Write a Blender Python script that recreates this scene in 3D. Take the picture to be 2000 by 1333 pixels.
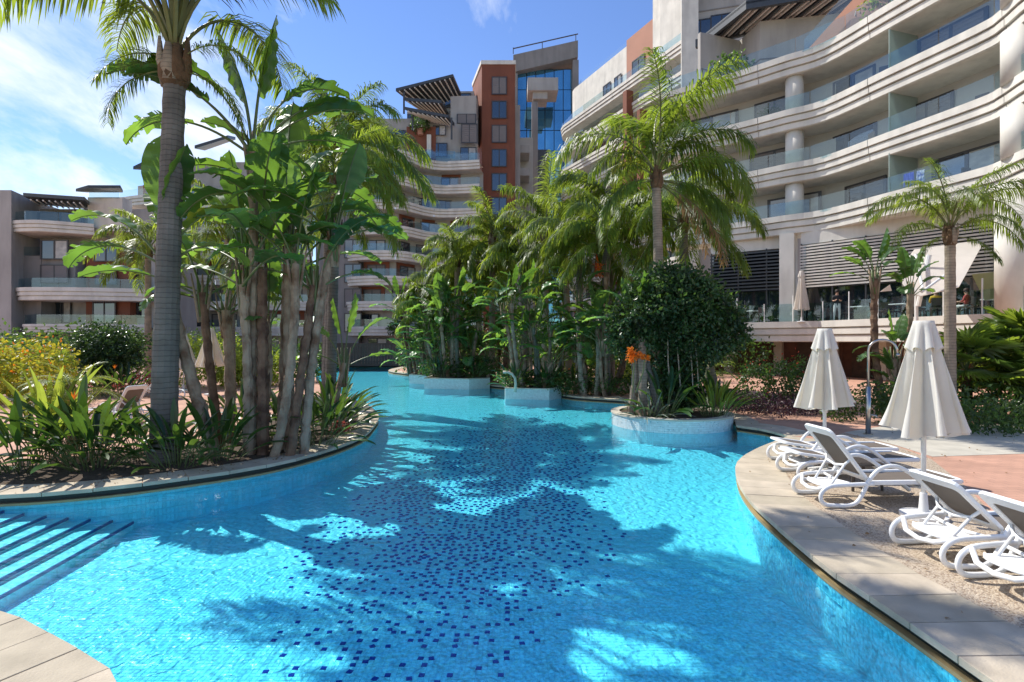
import bpy, bmesh, math, random
from mathutils import Vector, Matrix, noise as mnoise
from mathutils.geometry import tessellate_polygon
R = math.radians
PI = math.pi
random.seed(11)
SC = bpy.context.scene
for _o in list(bpy.data.objects): bpy.data.objects.remove(_o)
COL = SC.collection

# ------------------------------------------------------------------ camera
CAMH = 2.0
FPX = 1050.0
cam_d = bpy.data.cameras.new('camera'); cam = bpy.data.objects.new('camera', cam_d); COL.objects.link(cam)
cam.location = (0, 0, CAMH); cam.rotation_euler = (R(90), 0, 0)
cam_d.sensor_width = 36; cam_d.lens = FPX/2000*36; cam_d.clip_end = 3000; cam_d.clip_start = .05
SC.camera = cam
# ------------------------------------------------------------------ sky, sun, exposure
SUN_AZ = R(-57)      # left of the view direction (+Y)
SUN_EL = R(50)
W = bpy.data.worlds.new('World'); SC.world = W; W.use_nodes = True
nt = W.node_tree; nt.nodes.clear()
def N(t, ty, **kw):
    n = t.nodes.new(ty)
    for k, v in kw.items():
        if hasattr(n, k) and not k[0].isupper(): setattr(n, k, v)
        else: n.inputs[k].default_value = v
    return n
out = N(nt, 'ShaderNodeOutputWorld'); bg = N(nt, 'ShaderNodeBackground'); bg.inputs[1].default_value = .15
sky = nt.nodes.new('ShaderNodeTexSky'); sky.sky_type = 'NISHITA'; sky.sun_disc = False
sky.sun_elevation = SUN_EL; sky.sun_rotation = SUN_AZ; sky.altitude = 50; sky.air_density = 1.1; sky.dust_density = 0; sky.ozone_density = 3.2
tc = N(nt, 'ShaderNodeTexCoord'); sx = N(nt, 'ShaderNodeSeparateXYZ'); nt.links.new(tc.outputs['Generated'], sx.inputs[0])
def M(t, op, a, b=None, c=None, clamp=False):
    n = t.nodes.new('ShaderNodeMath'); n.operation = op; n.use_clamp = clamp
    for i, v in enumerate((a, b, c)):
        if v is None: continue
        if isinstance(v, (int, float)): n.inputs[i].default_value = v
        else: t.links.new(v, n.inputs[i])
    return n.outputs[0]
# clouds lie on a high flat layer: project the direction onto it
zc = M(nt, 'ADD', M(nt, 'MAXIMUM', sx.outputs['Z'], 0.0), .16)
cx_ = M(nt, 'DIVIDE', sx.outputs['X'], zc); cy_ = M(nt, 'DIVIDE', sx.outputs['Y'], zc)
cmb = N(nt, 'ShaderNodeCombineXYZ'); nt.links.new(cx_, cmb.inputs[0]); nt.links.new(cy_, cmb.inputs[1])
mp = N(nt, 'ShaderNodeMapping'); nt.links.new(cmb.outputs[0], mp.inputs[0])
mp.inputs['Rotation'].default_value = (0, 0, R(25)); mp.inputs['Scale'].default_value = (1.5, .75, 1); mp.inputs['Location'].default_value = (3.1, 1.7, 0)
n1 = N(nt, 'ShaderNodeTexNoise'); n1.inputs['Scale'].default_value = 1.35; n1.inputs['Detail'].default_value = 9; n1.inputs['Roughness'].default_value = .6; n1.inputs['Distortion'].default_value = .35
nt.links.new(mp.outputs[0], n1.inputs['Vector'])
# a bank of cloud to the west (-X), thinning out eastwards
bank = M(nt, 'MULTIPLY', sx.outputs['X'], -.26)
dens = M(nt, 'ADD', n1.outputs[0], bank)
cr = N(nt, 'ShaderNodeMapRange'); cr.inputs['From Min'].default_value = .59; cr.inputs['From Max'].default_value = .80
nt.links.new(dens, cr.inputs['Value'])
mixc = nt.nodes.new('ShaderNodeMix'); mixc.data_type = 'RGBA'
nt.links.new(cr.outputs[0], mixc.inputs[0])
hsv = N(nt, 'ShaderNodeHueSaturation'); hsv.inputs['Saturation'].default_value = 1.12; hsv.inputs['Value'].default_value = .80; hsv.inputs['Hue'].default_value = .512
nt.links.new(sky.outputs[0], hsv.inputs['Color'])
nt.links.new(hsv.outputs[0], mixc.inputs[6]); mixc.inputs[7].default_value = (4.6, 4.9, 5.3, 1)
nt.links.new(mixc.outputs[2], bg.inputs[0]); nt.links.new(bg.outputs[0], out.inputs[0])
sl = bpy.data.lights.new('sun', 'SUN'); sl.energy = 3.7; sl.angle = R(.5); sl.color = (1, .955, .87)
so = bpy.data.objects.new('sun', sl); COL.objects.link(so)
sdir = Vector((math.sin(SUN_AZ)*math.cos(SUN_EL), math.cos(SUN_AZ)*math.cos(SUN_EL), math.sin(SUN_EL)))
so.rotation_euler = sdir.to_track_quat('Z', 'Y').to_euler()
SC.view_settings.view_transform = 'Standard'; SC.view_settings.look = 'None'; SC.view_settings.exposure = .68; SC.view_settings.gamma = 1
SC.view_settings.use_curve_mapping = False
SC.render.engine = 'CYCLES'
SC.cycles.use_denoising = True; SC.cycles.max_bounces = 8; SC.cycles.transparent_max_bounces = 24; SC.cycles.diffuse_bounces = 4
SC.cycles.sample_clamp_indirect = 8

# ------------------------------------------------------------------ helpers
def P(u, v, Y): return Vector(((u-1000)/FPX*Y, Y, CAMH-(v-668)/FPX*Y))     # photo pixel + distance -> point
def G(u, v, z=0.0):
    Y = (CAMH-z)*FPX/(v-668); return Vector(((u-1000)/FPX*Y, Y, z))          # photo pixel on a level plane
_m = {}
def mat(name, col, rough=.6, spec=.5, var=.12, vscale=3, bump=0, bscale=40, metal=0, trans=None, tfac=.35, col2=None, rnd=0, coat=0, detail=5, tcoord='Object', c2lo=.4, c2hi=.62):
    if name in _m: return _m[name]
    m = bpy.data.materials.new(name); m.use_nodes = True; t = m.node_tree; b = t.nodes['Principled BSDF']
    b.inputs['Roughness'].default_value = rough; b.inputs['Specular IOR Level'].default_value = spec; b.inputs['Metallic'].default_value = metal
    b.inputs['Coat Weight'].default_value = coat
    tco = N(t, 'ShaderNodeTexCoord'); nz = N(t, 'ShaderNodeTexNoise'); nz.inputs['Scale'].default_value = vscale; nz.inputs['Detail'].default_value = detail
    if tcoord == 'Geo':
        gg = N(t, 'ShaderNodeNewGeometry'); t.links.new(gg.outputs['Position'], nz.inputs['Vector'])
    else: t.links.new(tco.outputs[tcoord], nz.inputs['Vector'])
    mr = N(t, 'ShaderNodeMapRange'); t.links.new(nz.outputs[0], mr.inputs['Value'])
    mx = t.nodes.new('ShaderNodeMix'); mx.data_type = 'RGBA'; t.links.new(mr.outputs[0], mx.inputs[0])
    c = list(col)+[1]
    if col2:
        mr.inputs['From Min'].default_value = c2lo; mr.inputs['From Max'].default_value = c2hi
        mx.inputs[6].default_value = c; mx.inputs[7].default_value = list(col2)+[1]
    else:
        mr.inputs['From Min'].default_value = .3; mr.inputs['From Max'].default_value = .7
        mx.inputs[6].default_value = [x*(1-var) for x in col]+[1]; mx.inputs[7].default_value = [x*(1+var) for x in col]+[1]
    colout = mx.outputs[2]
    if rnd:
        oi = N(t, 'ShaderNodeObjectInfo'); hv = N(t, 'ShaderNodeHueSaturation')
        v = M(t, 'ADD', M(t, 'MULTIPLY', oi.outputs['Random'], 2*rnd), 1-rnd); t.links.new(v, hv.inputs['Value'])
        h = M(t, 'ADD', M(t, 'MULTIPLY', oi.outputs['Random'], -rnd*.07), .5+rnd*.035); t.links.new(h, hv.inputs['Hue'])
        t.links.new(colout, hv.inputs['Color']); colout = hv.outputs[0]
    t.links.new(colout, b.inputs['Base Color'])
    if bump:
        n2 = N(t, 'ShaderNodeTexNoise'); n2.inputs['Scale'].default_value = bscale; n2.inputs['Detail'].default_value = 4
        t.links.new(tco.outputs['Object'], n2.inputs['Vector'])
        bp = N(t, 'ShaderNodeBump'); bp.inputs['Strength'].default_value = min(1, bump); bp.inputs['Distance'].default_value = .02
        t.links.new(n2.outputs[0], bp.inputs['Height']); t.links.new(bp.outputs[0], b.inputs['Normal'])
    if trans:
        tr = N(t, 'ShaderNodeBsdfTranslucent'); mxs = N(t, 'ShaderNodeMixShader'); mxs.inputs[0].default_value = tfac
        mt = t.nodes.new('ShaderNodeMix'); mt.data_type = 'RGBA'; mt.blend_type = 'MULTIPLY'; mt.inputs[0].default_value = 1
        k = [a/max(b_, .001) for a, b_ in zip(trans, col)]
        t.links.new(colout, mt.inputs[6]); mt.inputs[7].default_value = k+[1]
        t.links.new(mt.outputs[2], tr.inputs[0])
        o = t.nodes['Material Output']; t.links.new(b.outputs[0], mxs.inputs[1]); t.links.new(tr.outputs[0], mxs.inputs[2]); t.links.new(mxs.outputs[0], o.inputs[0])
    _m[name] = m; return m
def glassmat(name, tint=(.8, .93, .92), refl=.12, rough=.02):
    if name in _m: return _m[name]
    m = bpy.data.materials.new(name); m.use_nodes = True; t = m.node_tree; t.nodes.clear()
    o = N(t, 'ShaderNodeOutputMaterial'); tr = N(t, 'ShaderNodeBsdfTransparent'); tr.inputs[0].default_value = list(tint)+[1]
    gl = N(t, 'ShaderNodeBsdfGlossy'); gl.inputs['Roughness'].default_value = rough
    fr = N(t, 'ShaderNodeLayerWeight'); fr.inputs[0].default_value = .5
    f = M(t, 'ADD', M(t, 'MULTIPLY', M(t, 'POWER', fr.outputs['Facing'], 4), .8), refl, clamp=True)
    mx = N(t, 'ShaderNodeMixShader'); t.links.new(f, mx.inputs[0]); t.links.new(tr.outputs[0], mx.inputs[1]); t.links.new(gl.outputs[0], mx.inputs[2]); t.links.new(mx.outputs[0], o.inputs[0])
    _m[name] = m; return m

class MB:
    """collects geometry for one mesh object"""
    def __init__(s): s.v = []; s.f = []; s.mi = []; s.uv = None; s.cur = 0
    def add(s, vs, fs):
        o = len(s.v); s.v += [tuple(a) for a in vs]; s.f += [tuple(i+o for i in f) for f in fs]; s.mi += [s.cur]*len(fs); return s
    def quad(s, a, b, c, d): return s.add((a, b, c, d), ((0, 1, 2, 3),))
    def box(s, c, d, rz=0, mtx=None):
        x, y, z = d[0]/2, d[1]/2, d[2]/2
        vs = [Vector((sx_*x, sy_*y, sz*z)) for sz in (-1, 1) for sx_, sy_ in ((-1, -1), (1, -1), (1, 1), (-1, 1))]
        if rz: vs = [Matrix.Rotation(rz, 3, 'Z') @ v for v in vs]
        if mtx is not None: vs = [mtx @ v for v in vs]
        vs = [v+Vector(c) for v in vs]
        return s.add(vs, ((0, 3, 2, 1), (4, 5, 6, 7), (0, 1, 5, 4), (1, 2, 6, 5), (2, 3, 7, 6), (3, 0, 4, 7)))
    def prism(s, poly, z0, z1):
        n = len(poly); vs = [(p[0], p[1], z0) for p in poly]+[(p[0], p[1], z1) for p in poly]
        fs = [(i, (i+1) % n, (i+1) % n+n, i+n) for i in range(n)]+[tuple(range(n, 2*n)), tuple(range(n-1, -1, -1))]
        return s.add(vs, fs)
    def tube(s, pts, r, n=8, cap=True, sy=1.0):
        pts = [Vector(p) for p in pts]; k = len(pts)
        rs = r if isinstance(r, (list, tuple)) else [r]*k
        vs = []; fs = []
        up = Vector((0, 0, 1)); prev = None
        for i, p in enumerate(pts):
            t = (pts[min(i+1, k-1)]-pts[max(i-1, 0)]).normalized()
            if prev is None:
                a = t.cross(up)
                if a.length < .05: a = t.cross(Vector((1, 0, 0)))
            else: a = prev-t*prev.dot(t)
            a.normalize(); prev = a; b = t.cross(a)
            for j in range(n):
                th = 2*PI*j/n; vs.append(p+(a*math.cos(th)+b*math.sin(th)*sy)*rs[i])
        for i in range(k-1):
            for j in range(n):
                j2 = (j+1) % n; fs.append((i*n+j, i*n+j2, (i+1)*n+j2, (i+1)*n+j))
        if cap: fs += [tuple(range(n-1, -1, -1)), tuple((k-1)*n+j for j in range(n))]
        return s.add(vs, fs)
    def lathe(s, c, prof, n=16):
        vs = []; fs = []
        for r, z in prof:
            for j in range(n): vs.append((c[0]+r*math.cos(2*PI*j/n), c[1]+r*math.sin(2*PI*j/n), c[2]+z))
        for i in range(len(prof)-1):
            for j in range(n): fs.append((i*n+j, i*n+(j+1) % n, (i+1)*n+(j+1) % n, (i+1)*n+j))
        if prof[0][0] > 0.001: fs.append(tuple(range(n-1, -1, -1)))
        if prof[-1][0] > 0.001: fs.append(tuple((len(prof)-1)*n+j for j in range(n)))
        return s.add(vs, fs)
    def mesh(s, name, mats, smooth=False):
        me = bpy.data.meshes.new(name); me.from_pydata(s.v, [], s.f)
        for m in (mats if isinstance(mats, (list, tuple)) else [mats]): me.materials.append(m)
        if any(s.mi): me.polygons.foreach_set('material_index', s.mi)
        if smooth: me.polygons.foreach_set('use_smooth', [True]*len(me.polygons))
        me.update(); return me
    def build(s, name, mats, parent=None, smooth=False, bevel=0, loc=None):
        o = bpy.data.objects.new(name, s.mesh(name, mats, smooth)); COL.objects.link(o)
        if parent: o.parent = parent
        if loc is not None: o.location = loc
        if bevel:
            b = o.modifiers.new('bevel', 'BEVEL'); b.width = bevel; b.segments = 2; b.limit_method = 'ANGLE'; b.angle_limit = R(40)
        return o
def inst(name, me, parent=None, loc=(0, 0, 0), rot=(0, 0, 0), sc=1):
    o = bpy.data.objects.new(name, me); COL.objects.link(o); o.location = loc; o.rotation_euler = rot
    o.scale = (sc, sc, sc) if isinstance(sc, (int, float)) else sc
    if parent: o.parent = parent
    return o
def tag(o, label=None, cat=None, group=None, kind=None):
    if label: o['label'] = label
    if cat: o['category'] = cat
    if group: o['group'] = group
    if kind: o['kind'] = kind
    return o
def empty(name, loc=(0, 0, 0), rz=0, label=None, cat=None, group=None, kind=None, sc=1):
    o = bpy.data.objects.new(name, None); COL.objects.link(o); o.location = loc; o.rotation_euler = (0, 0, rz); o.empty_display_size = .2; o.scale = (sc, sc, sc)
    return tag(o, label, cat, group, kind)
def copy_tree(o, parent=None):
    c = o.copy(); COL.objects.link(c); c.parent = parent
    for ch in list(KIDS.get(o.name, ())): copy_tree(bpy.data.objects[ch], c)
    KIDS[c.name] = [x.name for x in bpy.data.objects if x.parent == c]
    return c
KIDS = {}
def index_kids():
    KIDS.clear()
    for x in bpy.data.objects:
        if x.parent: KIDS.setdefault(x.parent.name, []).append(x.name)

def catmull(pts, n=6, closed=False):
    pts = [Vector((*p, 0)[:3]) if len(p) == 2 else Vector(p) for p in pts]; k = len(pts); res = []
    for i in range(k if closed else k-1):
        if closed: p0, p1, p2, p3 = pts[i-1], pts[i], pts[(i+1) % k], pts[(i+2) % k]
        else: p0, p1, p2, p3 = pts[max(i-1, 0)], pts[i], pts[i+1], pts[min(i+2, k-1)]
        for j in range(n):
            t = j/n; res.append(.5*((2*p1)+(p2-p0)*t+(2*p0-5*p1+4*p2-p3)*t*t+(3*p1-p0-3*p2+p3)*t**3))
    if not closed: res.append(pts[-1])
    return res
def resample(pts, step):
    pts = [Vector((p[0], p[1], 0)) for p in pts]; L = [0]
    for a, b in zip(pts, pts[1:]): L.append(L[-1]+(b-a).length)
    n = max(1, round(L[-1]/step)); res = []; k = 0
    for i in range(n+1):
        d = L[-1]*i/n
        while k < len(L)-2 and L[k+1] < d: k += 1
        t = (d-L[k])/max(1e-9, L[k+1]-L[k]); res.append(pts[k].lerp(pts[k+1], min(1, t)))
    return res
def offset(pts, d):
    """moves a polyline by d to its right-hand side (dy,-dx)"""
    res = []; k = len(pts)
    for i in range(k):
        a = pts[max(i-1, 0)]; b = pts[i]; c = pts[min(i+1, k-1)]
        d1 = Vector((b[0]-a[0], b[1]-a[1])); d2 = Vector((c[0]-b[0], c[1]-b[1]))
        if d1.length < 1e-6: d1 = d2
        if d2.length < 1e-6: d2 = d1
        n1_ = Vector((d1.y, -d1.x)).normalized(); n2_ = Vector((d2.y, -d2.x)).normalized(); n_ = (n1_+n2_)
        n_.normalize(); m_ = d/max(.5, n_.dot(n1_)); res.append(Vector((b[0]+n_.x*m_, b[1]+n_.y*m_, 0)))
    return res
def strip(mb, pa, za, pb, zb):
    """quads between polyline pa at height za and polyline pb at height zb"""
    vs = [(p[0], p[1], za) for p in pa]+[(p[0], p[1], zb) for p in pb]; n = len(pa)
    mb.add(vs, [(i, i+1, n+i+1, n+i) for i in range(n-1)])
def wallstrip(mb, path, z0, z1, th=.2):
    """a solid wall of thickness th behind (left of) path"""
    bk = offset(path, -th)
    strip(mb, path, z0, path, z1); strip(mb, path, z1, bk, z1); strip(mb, bk, z1, bk, z0); strip(mb, bk, z0, path, z0)
    a, b = path[0], bk[0]; mb.quad((a[0], a[1], z1), (a[0], a[1], z0), (b[0], b[1], z0), (b[0], b[1], z1))
    a, b = path[-1], bk[-1]; mb.quad((a[0], a[1], z0), (a[0], a[1], z1), (b[0], b[1], z1), (b[0], b[1], z0))
# ------------------------------------------------------------------ materials
def tilemat(name, base, size=(.045, .045), mortar=(.45, .82, .92), var=.10, uvmode=False, speck=0, wob=.012, bumpwave=.6):
    m = bpy.data.materials.new(name); m.use_nodes = True; t = m.node_tree; b = t.nodes['Principled BSDF']; b.inputs['Roughness'].default_value = .35
    tco = N(t, 'ShaderNodeTexCoord'); src = tco.outputs['UV' if uvmode else 'Object']
    nz = N(t, 'ShaderNodeTexNoise'); nz.inputs['Scale'].default_value = 2.2; nz.inputs['Detail'].default_value = 2; t.links.new(src, nz.inputs['Vector'])
    sub = N(t, 'ShaderNodeVectorMath'); sub.operation = 'MULTIPLY_ADD'; t.links.new(nz.outputs['Color'], sub.inputs[0]); sub.inputs[1].default_value = (wob, wob, 0); t.links.new(src, sub.inputs[2])
    br = N(t, 'ShaderNodeTexBrick'); br.offset = 0; br.squash = 1; t.links.new(sub.outputs[0], br.inputs['Vector'])
    br.inputs['Scale'].default_value = 1; br.inputs['Brick Width'].default_value = size[0]; br.inputs['Row Height'].default_value = size[1]; br.inputs['Mortar Size'].default_value = .0022; br.inputs['Mortar Smooth'].default_value = .3
    br.inputs['Color1'].default_value = [x*(1-var) for x in base]+[1]; br.inputs['Color2'].default_value = [min(1, x*(1+var)) for x in base]+[1]; br.inputs['Mortar'].default_value = list(mortar)+[1]
    t.links.new(br.outputs['Color'], b.inputs['Base Color'])
    h = M(t, 'MULTIPLY', br.outputs['Fac'], -.6)
    wv = N(t, 'ShaderNodeTexNoise'); wv.inputs['Scale'].default_value = 8.5; wv.inputs['Detail'].default_value = 1; wv.inputs['Distortion'].default_value = .6; t.links.new(src, wv.inputs['Vector'])
    hh = M(t, 'ADD', h, M(t, 'MULTIPLY', wv.outputs[0], 8*bumpwave))
    bp = N(t, 'ShaderNodeBump'); bp.inputs['Strength'].default_value = 1; bp.inputs['Distance'].default_value = .017
    t.links.new(hh, bp.inputs['Height']); t.links.new(bp.outputs[0], b.inputs['Normal'])
    _m[name] = m; return m
POOLC = (.44, .86, .94)
m_floor = tilemat('pool_mosaic', POOLC)
m_wall = tilemat('pool_wall_mosaic', (.34, .74, .82), uvmode=True, size=(.05, .10), wob=.004, bumpwave=.15)
m_whitetile = tilemat('white_mosaic', (.62, .72, .74), uvmode=True, size=(.05, .05), mortar=(.7, .75, .76), wob=0, bumpwave=.02)
m_tile = mat('mosaic_tile', (.43, .85, .94), rough=.3, var=.22, vscale=31, detail=1)
m_blue = mat('cobalt_tile', (.008, .035, .30), rough=.25, var=.3, vscale=9)
m_step = mat('step_tile', (.52, .80, .80), rough=.4, var=.15, vscale=8, bump=.2, bscale=14)
def wavy(m, st=.55):
    t = m.node_tree; b = t.nodes['Principled BSDF']; tco = N(t, 'ShaderNodeNewGeometry'); wv = N(t, 'ShaderNodeTexNoise'); wv.inputs['Scale'].default_value = 8.5; wv.inputs['Detail'].default_value = 1; wv.inputs['Distortion'].default_value = .6
    t.links.new(tco.outputs['Position'], wv.inputs['Vector']); bp = N(t, 'ShaderNodeBump'); bp.inputs['Strength'].default_value = 1; bp.inputs['Distance'].default_value = .018*st*8
    t.links.new(wv.outputs[0], bp.inputs['Height']); t.links.new(bp.outputs[0], b.inputs['Normal'])
wavy(m_tile); wavy(m_step, .3)
m_nose = mat('step_nosing', (.01, .05, .22), rough=.3)
# water: fresnel reflection over a clear tinted layer
m_water = bpy.data.materials.new('water'); m_water.use_nodes = True; t = m_water.node_tree; t.nodes.clear()
o_ = N(t, 'ShaderNodeOutputMaterial'); tr = N(t, 'ShaderNodeBsdfTransparent'); tr.inputs[0].default_value = (.47, .92, 1, 1)
gl = N(t, 'ShaderNodeBsdfGlossy'); gl.inputs['Roughness'].default_value = .03; gl.inputs[0].default_value = (.9, .95, 1, 1)
fr = N(t, 'ShaderNodeLayerWeight'); fr.inputs[0].default_value = .5
tco = N(t, 'ShaderNodeTexCoord')
na = N(t, 'ShaderNodeTexNoise'); na.inputs['Scale'].default_value = 2.2; na.inputs['Detail'].default_value = 3; na.inputs['Distortion'].default_value = .6
nb = N(t, 'ShaderNodeTexNoise'); nb.inputs['Scale'].default_value = 11; nb.inputs['Detail'].default_value = 3
mpw = N(t, 'ShaderNodeMapping'); mpw.inputs['Scale'].default_value = (1, 1.8, 1); mpw.inputs['Rotation'].default_value = (0, 0, R(18))
t.links.new(tco.outputs['Object'], mpw.inputs[0]); t.links.new(mpw.outputs[0], na.inputs['Vector']); t.links.new(mpw.outputs[0], nb.inputs['Vector'])
hw = M(t, 'ADD', na.outputs[0], M(t, 'MULTIPLY', nb.outputs[0], .22))
bw = N(t, 'ShaderNodeBump'); bw.inputs['Strength'].default_value = .35; bw.inputs['Distance'].default_value = .045; t.links.new(hw, bw.inputs['Height'])
t.links.new(bw.outputs[0], gl.inputs['Normal']); t.links.new(bw.outputs[0], fr.inputs['Normal'])
fw = M(t, 'ADD', M(t, 'MULTIPLY', M(t, 'POWER', fr.outputs['Facing'], 5), .75), .02, clamp=True)
mxw = N(t, 'ShaderNodeMixShader'); t.links.new(fw, mxw.inputs[0]); t.links.new(tr.outputs[0], mxw.inputs[1]); t.links.new(gl.outputs[0], mxw.inputs[2]); t.links.new(mxw.outputs[0], o_.inputs[0])

m_cop = mat('coping_stone', (.48, .41, .31), rough=.85, spec=.2, var=.16, vscale=3.2, bump=.25, bscale=60, rnd=.12, tcoord='Geo', detail=9)
m_slot = mat('overflow_slot', (.015, .022, .02), rough=.5)
m_lip = mat('tan_lip', (.36, .27, .13), rough=.7, bump=.2)
m_soil = mat('soil', (.07, .045, .028), rough=.95, var=.4, vscale=12, bump=1, bscale=25)
m_ledge = mat('pale_stone', (.50, .46, .38), rough=.8, bump=.3, rnd=.1)
def pavermat(name, c1, c2, mortar, w, hgt, off=.5):
    m = bpy.data.materials.new(name); m.use_nodes = True; t = m.node_tree; b = t.nodes['Principled BSDF']; b.inputs['Roughness'].default_value = .85
    g = N(t, 'ShaderNodeNewGeometry'); br = N(t, 'ShaderNodeTexBrick'); br.offset = off; t.links.new(g.outputs['Position'], br.inputs['Vector'])
    br.inputs['Scale'].default_value = 1; br.inputs['Brick Width'].default_value = w; br.inputs['Row Height'].default_value = hgt; br.inputs['Mortar Size'].default_value = .004
    br.inputs['Color1'].default_value = (*c1, 1); br.inputs['Color2'].default_value = (*c2, 1); br.inputs['Mortar'].default_value = (*mortar, 1)
    nz = N(t, 'ShaderNodeTexNoise'); nz.inputs['Scale'].default_value = 1.2; nz.inputs['Detail'].default_value = 8; t.links.new(g.outputs['Position'], nz.inputs['Vector'])
    mr = N(t, 'ShaderNodeMapRange'); mr.inputs['From Min'].default_value = .35; mr.inputs['From Max'].default_value = .7; mr.inputs['To Min'].default_value = .82; mr.inputs['To Max'].default_value = 1.15; t.links.new(nz.outputs[0], mr.inputs['Value'])
    vm = N(t, 'ShaderNodeVectorMath'); vm.operation = 'SCALE'; t.links.new(br.outputs['Color'], vm.inputs[0]); t.links.new(mr.outputs[0], vm.inputs['Scale']); t.links.new(vm.outputs[0], b.inputs['Base Color'])
    bp = N(t, 'ShaderNodeBump'); bp.inputs['Strength'].default_value = .5; bp.inputs['Distance'].default_value = .006
    t.links.new(M(t, 'SUBTRACT', M(t, 'MULTIPLY', nz.outputs[0], .8), br.outputs['Fac']), bp.inputs['Height']); t.links.new(bp.outputs[0], b.inputs['Normal'])
    _m[name] = m; return m
m_deck = pavermat('terracotta_paving', (.56, .31, .215), (.50, .275, .19), (.36, .22, .16), .22, .11)
# exposed pebble aggregate
m_peb = bpy.data.materials.new('pebble_aggregate'); m_peb.use_nodes = True; t = m_peb.node_tree; b = t.nodes['Principled BSDF']; b.inputs['Roughness'].default_value = .7
g = N(t, 'ShaderNodeNewGeometry'); vo = N(t, 'ShaderNodeTexVoronoi'); vo.inputs['Scale'].default_value = 75; t.links.new(g.outputs['Position'], vo.inputs['Vector'])
rp = N(t, 'ShaderNodeValToRGB'); rp.color_ramp.interpolation = 'LINEAR'
els = rp.color_ramp.elements; els[0].color = (.46, .36, .25, 1); els[1].color = (.22, .15, .10, 1); e = els.new(.35); e.color = (.56, .47, .36, 1); e = els.new(.7); e.color = (.38, .29, .21, 1)
sp = N(t, 'ShaderNodeSeparateColor'); t.links.new(vo.outputs['Color'], sp.inputs[0]); t.links.new(sp.outputs[0], rp.inputs[0])
t.links.new(rp.outputs[0], b.inputs['Base Color'])
bp = N(t, 'ShaderNodeBump'); bp.inputs['Strength'].default_value = .9; bp.inputs['Distance'].default_value = .008; bp.invert = True; t.links.new(vo.outputs['Distance'], bp.inputs['Height']); t.links.new(bp.outputs[0], b.inputs['Normal'])

m_conc = mat('cream_render', (.66, .63, .565), rough=.8, var=.10, vscale=.9, bump=.08, bscale=20, tcoord='Geo')
m_grey = mat('grey_concrete', (.235, .222, .21), rough=.85, var=.10, vscale=.35, bump=.1, bscale=20, tcoord='Geo', detail=8)
m_warmgrey = mat('warm_stone_cladding', (.37, .35, .325), rough=.8, var=.10, vscale=.4, bump=.1, bscale=20, tcoord='Geo', detail=8)
m_orange = mat('burnt_orange_render', (.20, .065, .034), rough=.8, var=.08, vscale=.6, tcoord='Geo')
m_salmon = mat('salmon_render', (.40, .19, .125), rough=.8, var=.06, vscale=.6, tcoord='Geo')
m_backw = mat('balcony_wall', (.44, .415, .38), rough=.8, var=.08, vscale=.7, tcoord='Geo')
m_frame = mat('dark_window_frame', (.05, .048, .05), rough=.4)
m_pane = mat('window_pane', (.02, .035, .05), rough=.03, spec=1.0, var=.0); m_pane.node_tree.nodes['Principled BSDF'].inputs['Metallic'].default_value = .35
m_pane.node_tree.nodes['Principled BSDF'].inputs['IOR'].default_value = 1.9
m_bluepane = mat('curtain_wall_pane', (.12, .34, .50), rough=.03, spec=1, var=.25, vscale=.18, metal=.75, tcoord='Geo')
m_shut = mat('roller_shutter', (.19, .17, .165), rough=.7, var=.05)
m_glass = glassmat('railing_glass', (.84, .93, .95), .07)
m_frost = mat('green_divider_glass', (.44, .52, .48), rough=.25, var=.04, trans=(.42, .5, .46), tfac=.45)
m_metal = mat('dark_pergola_metal', (.045, .05, .055), rough=.45, spec=.6)
m_louv = mat('louvre_slat', (.60, .56, .50), rough=.55)
m_steel = mat('brushed_steel', (.45, .44, .42), rough=.28, metal=1)
m_brown = mat('dark_brown_wood', (.055, .028, .018), rough=.6, var=.3, vscale=4, rnd=.2)
m_brick = mat('brown_red_wall', (.10, .042, .028), rough=.8, var=.2)
m_white = mat('white_resin', (.80, .80, .80), rough=.32, var=.02)
m_taupe = mat('taupe_sling', (.20, .165, .135), rough=.8, var=.06, bump=.15, bscale=200, trans=(.26, .20, .16), tfac=.25)
m_cream = mat('cream_canvas', (.82, .81, .78), rough=.85, var=.04, bump=.12, bscale=14, trans=(.80, .70, .48), tfac=.38)
m_sail = mat('pale_sail_canvas', (.82, .79, .74), rough=.85, var=.03, trans=(.8, .72, .62), tfac=.45)
m_yellowsail = mat('olive_canvas', (.42, .42, .22), rough=.85, var=.05, trans=(.5, .5, .2), tfac=.3)
m_table = mat('dark_resin_table', (.06, .047, .04), rough=.45)
m_pole = mat('white_pole', (.74, .73, .71), rough=.35)

def streak(m, lo=.87):
    t = m.node_tree; b = t.nodes['Principled BSDF']; g = N(t, 'ShaderNodeNewGeometry'); mp = N(t, 'ShaderNodeMapping'); mp.inputs['Scale'].default_value = (1.1, 1.1, .2); nz = N(t, 'ShaderNodeTexNoise'); nz.inputs['Scale'].default_value = 1.6; nz.inputs['Detail'].default_value = 6
    t.links.new(g.outputs['Position'], mp.inputs[0]); t.links.new(mp.outputs[0], nz.inputs['Vector']); mr = N(t, 'ShaderNodeMapRange'); mr.inputs['From Min'].default_value = .36; mr.inputs['From Max'].default_value = .56; mr.inputs['To Min'].default_value = lo; mr.inputs['To Max'].default_value = 1.0; t.links.new(nz.outputs[0], mr.inputs['Value'])
    l = b.inputs['Base Color'].links[0].from_socket; vm = N(t, 'ShaderNodeVectorMath'); vm.operation = 'SCALE'; t.links.new(l, vm.inputs[0]); t.links.new(mr.outputs[0], vm.inputs['Scale']); t.links.new(vm.outputs[0], b.inputs['Base Color'])
for m_ in (m_conc, m_grey, m_warmgrey, m_orange): streak(m_)
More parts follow.
